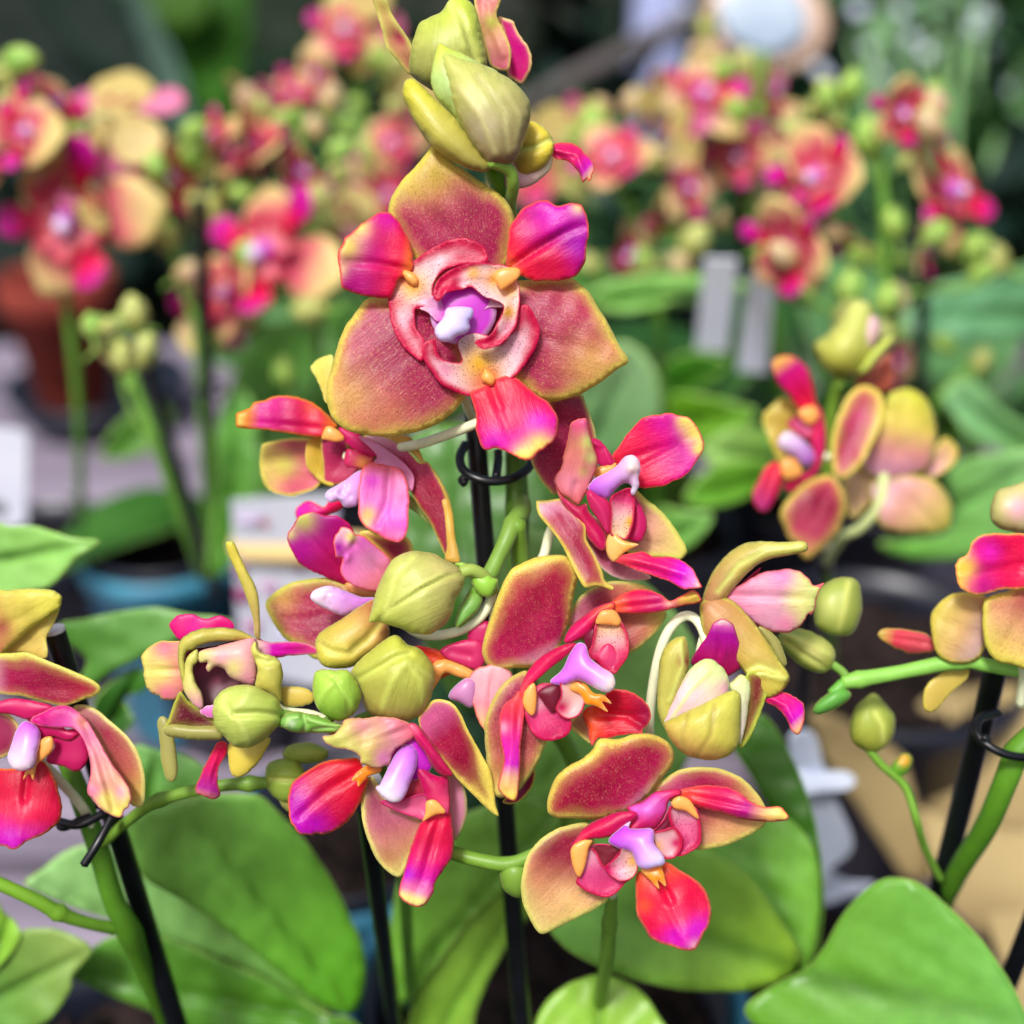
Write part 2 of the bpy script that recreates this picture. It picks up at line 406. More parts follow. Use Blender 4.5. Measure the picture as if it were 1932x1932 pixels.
def ball(x, y, z, rx, ry, rz, col, mat='col', mp=P, nu=16, nv=10):
    V = []; F = []
    for j in range(nv+1):
        ph = math.pi*j/nv
        for i in range(nu):
            th = 2*math.pi*i/nu; V.append(mp(x+rx*math.sin(ph)*math.cos(th), y+ry*math.sin(ph)*math.sin(th), z+rz*math.cos(ph)))
    for j in range(nv):
        for i in range(nu):
            a = j*nu+i; b = j*nu+(i+1) % nu; F.append((a, a+nu, b+nu, b))
    V = np.array(V); one = np.ones(len(V)); ci = np.tile(lin(col), (len(V), 1))
    return dict(v=V, f=F, rim=one*9, side=one*0, spk=one*0, dots=one*0, cin=ci, crim=ci, cback=ci, pc=(V*1000), mat=MATS[mat])
def raw(V, F, mat, smooth=False): return dict(v=np.array([tuple(p) for p in V]), f=F, mat=mat, smooth=smooth)
def lathe(cx, cy, prof, mat, seg=48, cz=0):
    V = [(cx+r*math.cos(2*math.pi*i/seg), cy+r*math.sin(2*math.pi*i/seg), cz+h) for r, h in prof for i in range(seg)]
    F = [(j*seg+i, j*seg+(i+1) % seg, (j+1)*seg+(i+1) % seg, (j+1)*seg+i) for j in range(len(prof)-1) for i in range(seg)]
    return raw(V, F, mat, True)
def cyl(a, b, r, mat, seg=20, r2=None):
    a, b = Vector(a), Vector(b); d = (b-a).normalized(); u = d.orthogonal().normalized(); w = d.cross(u); r2 = r if r2 is None else r2
    V = []; F = []
    for q, rr in ((a, r), (b, r2)):
        for i in range(seg):
            an = 2*math.pi*i/seg; V.append(q+(u*math.cos(an)+w*math.sin(an))*rr)
    F = [(i, (i+1) % seg, (i+1) % seg+seg, i+seg) for i in range(seg)]
    n0 = len(V)
    for e in (0, 1):
        ring = [V[i+e*seg]+d*0 for i in range(seg)]; k = len(V); V += ring; F.append(tuple(range(k, k+seg)) if e else tuple(range(k+seg-1, k-1, -1)))
    return raw(V, F, mat, False)

# presets ---------------------------------------------------------------------
SEP = dict(grad=((0, (236, 190, 214)), (.12, (190, 44, 92)), (.5, (186, 54, 88)), (.85, (206, 96, 104))), rimc=MUST, rimw=14, back=(206, 190, 96), spk=1, cup=7, curl=-4, curlw=7, thick=3.5, mid=-3, wav=3)
SEPD = dict(SEP, grad=((0, (236, 190, 220)), (.15, (190, 30, 80)), (.5, (168, 18, 58)), (1, (182, 44, 74))), rimc=(238, 212, 96), rimw=9, spk=.75)
DUST = dict(SEP, grad=((0, (214, 150, 170)), (.5, DUSTY), (1, (204, 150, 104))), rimc=(234, 216, 134), rimw=7, spk=.5)
LIP = dict(grad=((0, ORANGE), (.12, RED), (.45, (218, 18, 74)), (.75, MAG), (1, (214, 40, 170))), rimc=(244, 122, 70), rimw=3.4, back=PINK, spk=.12, cup=-8, curl=-4, curlw=7, thick=3.5, mid=-6, midw=6, wav=3, jag=1.3)
CUP = dict(grad=((0, (255, 226, 232)), (1, (255, 226, 232))), rimc=(200, 10, 60), rimw=13, back=CRIM, spk=.1, dots=.9, cup=6, curl=10, curlw=12, wav=3, n=260)
CRM = dict(grad=((0, (206, 60, 100)), (.5, (192, 22, 66)), (1, (200, 36, 84))), rimc=(214, 60, 84), rimw=4, back=PINK, spk=.15, cup=-10, curl=-7, wav=2, n=200)
COLM = dict(grad=((0, (206, 110, 232)), (.5, LILAC), (1, WLIL)), rimc=WLIL, rimw=2, mat='col', solid=True, bulge=16, curl=0, wav=.8, jag=.3, n=220)
BUD = dict(grad=((0, BUDD), (.4, BUDG), (1, (184, 196, 84))), rimc=BUDG, rimw=2, mat='bud', solid=True, bulge=46, curl=0, wav=1.8, jag=.8, n=520, spk=.16, seamc=(204, 212, 110))
LF = dict(grad=((0, (104, 150, 50)), (.4, LEAF), (1, (92, 150, 72))), rimc=(150, 190, 90), rimw=3, back=(120, 160, 66), mat='leaf', midc=(60, 104, 24), curl=-5, mid=-24, midw=9, thick=14, wav=4, jag=.5, n=420, cup=12)
ORG = dict(grad=((0, (250, 176, 90)), (.35, (250, 150, 24)), (1, (248, 128, 10))), rimc=(250, 176, 90), rimw=3, mat='col', solid=True, bulge=5, curl=0, wav=1.2, jag=.6, n=90)
def lf2(c): return (min(255, c[0]*1.22+5), min(255, c[1]*1.14+5), c[2]*1.02+2)
def K(base, /, **k): d = dict(base); d.update(k); return d

def flower(plant, label, stem, parts, dz=0, col=(240, 246, 204), rad=10):
    """flower part = its stalk; sepals, petals and lips are sub-parts"""
    fl = mk('flower', [tube([(x, y, z+dz) for x, y, z in stem], rad, col)], plant, label=label)
    for p in parts:
        nm, pats = p[0], p[1:]
        mk(nm, [patch(a, b, **K(kw, z=tuple(t+dz for t in (kw['z'] if isinstance(kw['z'], tuple) else (kw['z'],)*2)))) for a, b, kw in pats], fl)
    return fl

# ================================================================== CENTRAL PLANT
POT1 = at_h(860, 1990, .10)
P1 = empty('orchid_plant', (POT1.x, POT1.y, .10), 'peach and magenta orchid plant in the middle, its sharp open flowers stacked on green stems', 'orchid', 'potted orchids')
# --- the sharp flower facing the camera
z = 0
flower(P1, 'large flower facing the camera just under the two fat buds', [(846, 575, -15), (860, 660, -60), (880, 760, -150), (900, 800, -230)], [
 ('sepal', ('2', '745,105 800,160 860,215 940,270 1010,320 1080,365 1140,420 1175,480 1187,540 1178,640 1140,780 1000,920 880,1000 780,920 680,800 600,700 545,620 510,550 488,480 505,400 560,310 630,235 690,165',
   K(SEP, z=(-22, 6), base=(870, 1000), tip=(745, 105), rimw=13, cup=-9, blobs=[(740, 250, 150, (206, 168, 66)), (620, 330, 90, (206, 166, 70)), (960, 520, 150, (170, 54, 72), .6)], bulge=8, n=620))),
 ('sepal', ('2', '480,950 380,955 330,1000 290,1060 250,1110 220,1180 195,1260 170,1340 150,1430 145,1500 162,1580 195,1640 270,1690 360,1710 460,1720 560,1710 660,1690 760,1650 830,1600 880,1550 915,1495 940,1400 900,1200 850,1050 700,950 560,935',
   K(SEP, z=(-26, 4), base=(850, 1050), tip=(190, 1640), rimw=14, bulge=14, cup=-6, blobs=[(260, 1500, 170, (214, 164, 78), .8), (500, 1640, 150, (206, 150, 84), .7), (560, 1250, 200, (164, 44, 76), .6)], n=620))),
 ('sepal', ('2', '1200,860 1350,850 1490,845 1550,880 1600,930 1640,1000 1680,1060 1720,1130 1760,1210 1813,1302 1750,1350 1660,1420 1560,1480 1460,1515 1370,1527 1290,1490 1220,1440 1150,1380 1000,1200 900,1060 1000,930 1100,880',
   K(SEP, z=(-26, -2), base=(900, 1060), tip=(1813, 1302), rimw=13, bulge=12, cup=-8, seams=[('1150,1150 1400,1180 1650,1270', -2, 5), ('1150,1050 1400,1020 1600,1080', -1.5, 5), ('1150,1280 1350,1370 1520,1400', -1.5, 5)], blobs=[(1620, 1330, 170, (206, 160, 80), .8), (1500, 930, 90, (196, 120, 90), .5)], n=620))),
 ('lip', ('2', '625,740 612,660 580,590 545,530 510,495 480,480 425,485 400,505 340,545 290,590 250,620 235,660 212,700 210,760 222,820 228,880 240,905 300,925 370,945 440,955 500,950 530,900 550,850 620,800',
   K(LIP, z=(14, 34), base=(600, 800), tip=(225, 740), grad=((0, ORANGE), (.15, RED), (.5, (204, 30, 84)), (.8, (190, 24, 132)), (1, (206, 60, 140))), blobs=[(260, 670, 75, YEL), (330, 560, 60, YEL, .9), (215, 800, 50, PALEY), (480, 520, 70, (206, 26, 160), .9), (330, 870, 100, (180, 16, 130), .7), (400, 700, 80, (196, 20, 140), .5)],
     cup=-12, seams=[('600,800 420,760 260,760', -5, 7)], rimblobs=[(230, 740, 200, 1.8)]))),
 ('lip', ('2', '1135,760 1145,660 1150,590 1170,540 1200,500 1230,460 1280,430 1340,415 1380,420 1420,445 1460,440 1500,430 1550,440 1573,480 1590,530 1592,600 1580,700 1560,790 1510,840 1440,857 1340,860 1280,860 1210,830 1160,800',
   K(LIP, z=(14, 36), base=(1150, 790), tip=(1560, 520), grad=((0, ORANGE), (.15, (232, 50, 40)), (.45, (206, 10, 70)), (.75, (196, 10, 140)), (1, (186, 10, 170))), blobs=[(1380, 500, 110, (212, 16, 200)), (1530, 660, 90, (172, 4, 190), .9), (1540, 450, 38, PALEY), (1300, 590, 80, (214, 20, 150), .6), (1380, 780, 110, (206, 20, 44), .8)],
     cup=-8, seams=[('1170,780 1330,670 1450,600 1560,560', -9, 8)], zb=[(1400, 560, 90, 8)], rimw=5))),
 ('lip', ('2', '940,1480 970,1600 975,1700 1000,1770 1030,1795 1080,1785 1150,1810 1210,1840 1270,1846 1310,1810 1370,1770 1402,1740 1425,1660 1418,1600 1380,1540 1320,1500 1260,1450 1200,1400 1160,1380 1080,1400 1000,1450',
   K(LIP, z=(12, 40), base=(1040, 1430), tip=(1200, 1830), grad=((0, (240, 80, 50)), (.3, (232, 50, 66)), (.6, (228, 40, 90)), (.75, (222, 30, 160)), (.92, (226, 70, 150)), (1, PALEY)), blobs=[(1310, 1640, 60, (214, 14, 210)), (1070, 1740, 70, (214, 20, 190)), (1320, 1770, 70, YEL), (1240, 1830, 60, (240, 220, 90))],
     cup=-10, seams=[('1060,1440 1110,1560', -5, 5)], rimw=5))),
 ('lip_lobe', ('2', '560,790 635,745 700,697 800,645 900,622 970,640 1020,680 1036,750 990,765 880,775 800,800 745,860 735,940 745,990 690,1010 640,1008 634,1060 645,1130 690,1195 675,1300 600,1252 540,1180 505,1090 490,1000 488,950 520,880',
   K(CUP, z=(0, 16), base=(560, 850), tip=(900, 700), rimw=20, curl=5, curlw=9, thick=3, rimc=(206, 8, 58), blobs=[(620, 890, 90, (252, 170, 30)), (570, 830, 60, (240, 120, 60)), (540, 980, 50, (240, 130, 90), .8), (650, 1100, 60, (220, 120, 190), .6), (700, 1000, 60, (226, 160, 220), .6)], rimblobs=[(545, 840, 90, .08), (930, 680, 170, 2.8), (600, 1200, 110, 2.0), (745, 950, 90, .08), (740, 850, 70, .15), (648, 1050, 55, .06), (690, 1160, 50, .2), (800, 800, 60, .4)], n=420))),
 ('lip_lobe', ('2', '738,950 748,880 800,820 880,780 980,764 1110,770 1170,800 1205,870 1212,960 1203,1060 1180,1130 1110,1205 1020,1236 975,1215 972,1190 1045,1165 1085,1100 1125,1000 1060,960 1020,950 950,895 900,905 850,915 800,930 765,972',
   K(CUP, z=(20, 28), base=(1150, 820), tip=(800, 900), rimw=5, curl=12, seams=[('790,940 850,850 960,830 1090,840 1160,940 1130,1100 1030,1190', 5, 9)], thick=3, rimc=(206, 8, 58), rimblobs=[(1190, 830, 90, .05), (1100, 985, 80, .08), (1000, 930, 70, .08), (900, 900, 60, .1), (1090, 1090, 50, .3), (780, 900, 130, 6), (1030, 1210, 120, 6), (860, 860, 80, 3)], blobs=[(955, 815, 46, (252, 160, 20)), (1080, 850, 65, (252, 160, 20)), (1155, 910, 60, (250, 170, 60)), (1150, 1035, 46, (252, 166, 20)), (820, 860, 80, (214, 40, 96), .9), (1020, 1200, 80, (198, 30, 80), .9), (1160, 1120, 50, (230, 120, 130), .7)], n=420))),
 ('lip_lobe', ('2', '690,1200 745,1186 758,1250 785,1292 850,1312 892,1300 868,1200 940,1150 1040,1165 1110,1200 1160,1150 1190,1060 1215,1000 1262,998 1300,1060 1322,1130 1305,1220 1262,1290 1200,1375 1140,1420 1050,1468 950,1497 880,1480 780,1430 720,1350 682,1290 675,1230',
   K(CUP, z=(2, 12), base=(1000, 1440), tip=(940, 1220), rimw=20, curl=5, curlw=9, thick=3, rimc=(206, 8, 58), rimblobs=[(830, 1300, 70, .1), (1150, 1170, 60, .1), (940, 1200, 190, .06), (1250, 1100, 110, 2.3), (700, 1260, 80, 2.0), (1080, 1450, 130, .05)], blobs=[(990, 1320, 115, (252, 180, 30)), (1060, 1400, 60, (250, 140, 30)), (1000, 1450, 80, (250, 120, 60), .8), (800, 1350, 60, (236, 150, 170), .7), (1180, 1200, 60, (236, 160, 180), .5)], n=460))),
 ('lip_lobe', ('2', '900,905 960,850 1060,815 1160,860 1185,960 1135,1002 1060,1004 1000,1020 940,990', K(CUP, z=(12, 8), base=(930, 980), tip=(1130, 850), rimw=.01, grad=((0, (226, 130, 220)), (.3, (242, 200, 228)), (1, (246, 220, 226))), dots=.6, curl=2)), ('2', '735,940 775,955 810,1060 760,1085 700,1032 640,1010 690,1000', K(CUP, z=(16, 14), base=(800, 1030), tip=(660, 1000), rimw=.01, grad=((0, (214, 90, 210)), (.4, (232, 170, 222)), (1, (244, 214, 222))), dots=.6, curl=2))),
 ('callus', ('2', '585,800 640,830 655,870 640,890 610,880 580,850 560,820', K(ORG, z=8, bulge=9)), ('2', '1070,830 1110,790 1200,790 1215,830 1180,870 1120,910 1095,890', K(ORG, z=44)), ('2', '1020,1350 1060,1370 1080,1410 1060,1440 1030,1430 1000,1400', K(ORG, z=12, bulge=10))),
 ('column', ('2', '725,980 775,895 860,862 970,852 1050,905 1085,1010 1070,1100 1005,1185 900,1212 795,1188 728,1100', K(COLM, z=8, bulge=12, grad=((0, (206, 40, 200)), (1, (206, 60, 206))), rimc=(236, 176, 226), rimw=13, base=(900, 1040), tip=(1040, 1040))),
   ('2', '745,1150 752,1110 790,1065 805,1020 840,1003 900,1002 950,1012 957,1050 935,1085 940,1120 915,1150 870,1165 830,1195 775,1192', K(COLM, z=(44, 60), base=(930, 1040), tip=(770, 1180), bulge=18, grad=((0, (214, 206, 250)), (1, (226, 214, 250)))))),
])
# --- upper left flower, seen from its side
flower(P1, 'side-on flower tucked under the left of the large one, its pink lip hanging', [(650, 862, -180), (720, 850, -190), (790, 838, -130), (850, 818, -90), (905, 796, -60)], [
 ('sepal', ('3', '310,480 330,440 420,420 520,405 620,405 700,420 720,520 715,640 690,710 640,745 560,772 510,785 430,770 360,740 320,680 303,590', K(SEP, z=(-210, -250), base=(720, 560), tip=(310, 560), grad=((0, (214, 90, 100)), (.5, (214, 150, 110)), (1, (216, 190, 96))), blobs=[(500, 430, 90, (206, 80, 96), .8), (520, 720, 110, (210, 100, 110), .8), (460, 580, 80, (216, 204, 90), .8)], rimc=YEL, rimw=8, spk=.1)),
   ('3', '610,430 640,405 703,405 708,480 715,560 718,650 782,702 760,718 700,692 650,642 605,590 598,500', K(SEP, z=(-200, -190), base=(700, 420), tip=(700, 690), grad=((0, (220, 170, 60)), (1, (206, 176, 60))), rimw=2, spk=0, rimc=(224, 190, 90)))),
 ('sepal', ('2', '58,1342 70,1318 100,1290 150,1272 185,1290 200,1500 145,1535 120,1470 90,1400', K(SEP, z=(-150, -170), base=(160, 1520), tip=(80, 1320), grad=((0, (220, 180, 70)), (1, (226, 214, 110))), rimw=3, spk=0, rimc=(236, 224, 130)))),
 ('sepal', ('3', '705,400 840,380 890,520 945,600 920,660 800,705 722,692 710,560', K(SEPD, z=(-185, -190), base=(900, 450), tip=(740, 680), grad=((0, (160, 16, 80)), (1, (200, 80, 90))), spk=.2, rimw=3))),
 ('lip', ('3', '720,850 760,790 840,740 900,760 860,830 800,880 720,910 640,930 540,920 540,860 620,810', K(LIP, z=(-210, -230), base=(860, 770), tip=(540, 900), grad=((0, RED), (.4, (226, 50, 90)), (1, (220, 50, 200)))))),
 ('lip', ('3', '150,265 160,242 240,210 268,176 330,165 390,135 480,133 560,145 640,175 710,225 770,290 805,335 740,390 690,405 560,390 440,370 320,350 240,346 162,336 150,310', K(LIP, z=(-165, -140), base=(760, 350), tip=(155, 290), grad=((0, ORANGE), (.12, (226, 60, 60)), (.4, (204, 24, 84)), (.75, (206, 30, 140)), (.88, (240, 150, 60)), (1, YEL)), rimc=(246, 150, 50), rimw=6, blobs=[(400, 190, 60, (214, 30, 140), .8), (640, 200, 60, (232, 90, 60), .8)]))),
 ('sepal', ('3', '960,395 1100,392 1240,470 1330,560 1385,560 1440,640 1500,760 1530,860 1555,980 1570,1100 1560,1195 1510,1180 1460,1080 1400,950 1330,850 1280,760 1250,650 1190,560 1100,520 1030,470', K(SEPD, z=(-165, -120), base=(1000, 420), tip=(1540, 1190), grad=((0, (236, 190, 226)), (.25, (206, 100, 130)), (.5, (176, 26, 62)), (1, (160, 34, 56))), spk=.6, rimw=3, cup=10)),
   ('3', '1130,400 1250,388 1300,430 1340,500 1368,560 1405,585 1460,660 1520,780 1550,900 1562,1040 1582,1130 1590,1205 1500,1192 1508,1100 1500,960 1485,850 1445,720 1385,620 1325,545 1240,470', K(SEP, z=(-158, -100), base=(1180, 400), tip=(1550, 1190), grad=((0, (214, 160, 74)), (.5, (222, 170, 66)), (1, (210, 160, 60))), rimc=(226, 190, 100), rimw=3, spk=.1, cup=-6))),
 ('lip_lobe', ('3', '810,340 900,360 960,390 1020,440 1062,522 1000,520 930,490 870,450', K(CRM, z=-140)), ('3', '845,560 866,480 930,490 1000,520 1040,540 985,602 920,600 870,592', K(CRM, z=-132, blobs=[(970, 570, 50, (246, 160, 60))])),
   ('3', '940,400 1040,430 1200,540 1290,640 1285,740 1240,720 1100,600 1000,590 1060,520', K(CUP, z=-142, rimw=2, rimc=PINK, grad=((0, (232, 170, 210)), (1, (240, 170, 160))), dots=.2))),
 ('callus', ('3', '700,405 735,330 800,350 845,400 835,425 790,430 730,418', K(ORG, z=-140))),
 ('lip', ('3', '960,620 1000,570 1060,565 1150,590 1220,620 1258,700 1266,820 1262,950 1240,1040 1200,1076 1120,1060 1060,1022 1000,990 962,960 940,900 940,800 945,700', K(LIP, z=(-125, -95), base=(1130, 570), tip=(1120, 1060), grad=((0, (250, 150, 120)), (.2, (232, 150, 190)), (.5, (226, 140, 210)), (.8, (220, 120, 214)), (1, (236, 130, 150))), rimc=(246, 140, 100), rimw=5, spk=0, blobs=[(1000, 900, 55, (248, 200, 120)), (1030, 680, 60, (214, 70, 214), .8), (1190, 760, 60, (240, 160, 190), .6), (980, 960, 40, (250, 210, 140))], seams=[('1150,600 1130,800 1060,960', -7, 6)], cup=8))),
 ('column', ('3', '722,780 740,745 790,715 850,680 960,612 985,700 935,830 890,853 850,850 815,812 755,822', K(COLM, z=(-130, -105), base=(960, 650), tip=(740, 800), grad=((0, (220, 150, 225)), (1, (226, 196, 236))), bulge=14, seams=[('800,730 790,770 830,800 870,770', 3, 3), ('880,780 830,760 850,720', -5, 5)]))),
 ('sepal', ('3', '1262,770 1290,790 1400,900 1440,980 1400,970 1300,880 1262,850', K(SEP, z=-170, grad=((0, (150, 190, 90)),), rimc=(170, 200, 110), spk=0))),
])
# --- lower left flower
flower(P1, 'flower with a dark purple lip, left of the round yellow-green bud', [(735, 1150, -140), (790, 1195, -130), (850, 1195, -110), (900, 1170, -100), (926, 1130, -105), (930, 1090, -110)], [
 ('sepal', ('3', '340,1470 400,1400 500,1340 620,1315 740,1305 860,1340 1000,1420 1040,1500 900,1640 740,1790 670,1830 610,1800 540,1745 470,1700 420,1640 370,1560', K(SEP, z=(-150, -165), base=(960, 1480), tip=(345, 1470), rimw=12, blobs=[(450, 1440, 100, (208, 160, 84), .8), (700, 1600, 120, (170, 40, 84), .8)], rimc=(208, 196, 88), seams=[('900,1500 620,1560 450,1560', -2, 4)]))),
 ('sepal', ('3', '950,1020 1000,1000 1080,1030 1240,1035 1292,1132 1220,1220 1150,1230 1060,1120', K(SEPD, z=-165, grad=((0, (170, 20, 66)),)))),
 ('lip', ('3', '480,1040 510,980 560,910 640,880 720,900 800,905 880,960 920,1050 900,1200 890,1350 780,1322 650,1270 560,1210 508,1130', K(LIP, z=(-150, -110), base=(880, 1300), tip=(520, 950), grad=((0, (170, 8, 60)), (.4, (178, 4, 92)), (.75, (170, 8, 140)), (1, (186, 40, 160))), rimc=(214, 60, 80), rimw=3, blobs=[(580, 930, 80, (206, 204, 110)), (500, 1030, 40, (206, 200, 110)), (560, 1120, 90, (180, 8, 150), .8)], cup=8))),
 ('callus', ('3', '855,1345 930,1340 1060,1400 1050,1430 960,1425 880,1395', K(ORG, z=-140, grad=((0, (226, 160, 100)), (1, (240, 170, 80)))))),
 ('lip', ('3', '780,1080 810,1010 832,975 880,985 915,1020 980,1040 1050,1100 1145,1190 1130,1260 1080,1385 1000,1387 900,1350 842,1300 822,1240 835,1180 792,1172', K(LIP, z=(-105, -60), base=(1100, 1300), tip=(840, 1000), grad=((0, (240, 160, 150)), (.3, (234, 160, 200)), (.7, (222, 130, 206)), (1, (228, 190, 210))), rimc=(246, 140, 90), rimw=4, spk=0, blobs=[(890, 1040, 38, (226, 214, 120)), (808, 1110, 45, (180, 30, 180)), (850, 985, 30, (240, 230, 230)), (1000, 1200, 60, (232, 170, 200), .7)], seams=[('905,1010 880,1100 860,1180', 9, 7), ('840,1170 880,1120 900,1090', -8, 6)], cup=6))),
 ('column', ('3', '628,1430 660,1382 740,1358 800,1368 880,1400 960,1430 1045,1437 1000,1490 900,1530 830,1547 740,1510 665,1472', K(COLM, z=(-110, -75), base=(1030, 1460), tip=(650, 1430), grad=((0, (206, 110, 216)), (.5, (222, 160, 232)), (1, (244, 226, 236))), bulge=14, seams=[('800,1390 745,1405 725,1450 750,1480', -5, 4), ('730,1420 790,1400 850,1440', 3, 4)]))),
 ('lip', ('3', '243,1800 265,1730 290,1690 330,1710 400,1722 520,1715 640,1740 680,1790 560,1802 450,1815 350,1832 278,1846', K(LIP, z=(-70, -30), base=(670, 1770), tip=(260, 1770), grad=((0, (214, 90, 130)), (.4, (206, 20, 150)), (.7, (214, 30, 190)), (.85, (240, 200, 200)), (1, (236, 232, 150))), rimc=(240, 170, 170), rimw=4, spk=0, n=250))),
 ('sepal', ('3', '665,1700 720,1640 830,1570 950,1490 1040,1450 1070,1540 1140,1640 1100,1750 960,1840 890,1882 780,1892 700,1862 668,1790', K(BUD, z=(-95, -70), base=(1080, 1540), tip=(690, 1820), grad=((0, (176, 110, 70)), (.35, (190, 160, 74)), (1, (192, 186, 70))), bulge=34, seams=[('668,1705 760,1770 880,1790 1000,1700 1080,1600', -10, 9), ('680,1700 780,1755 880,1770', 5, 6)], seamc=(204, 196, 96)))),
])
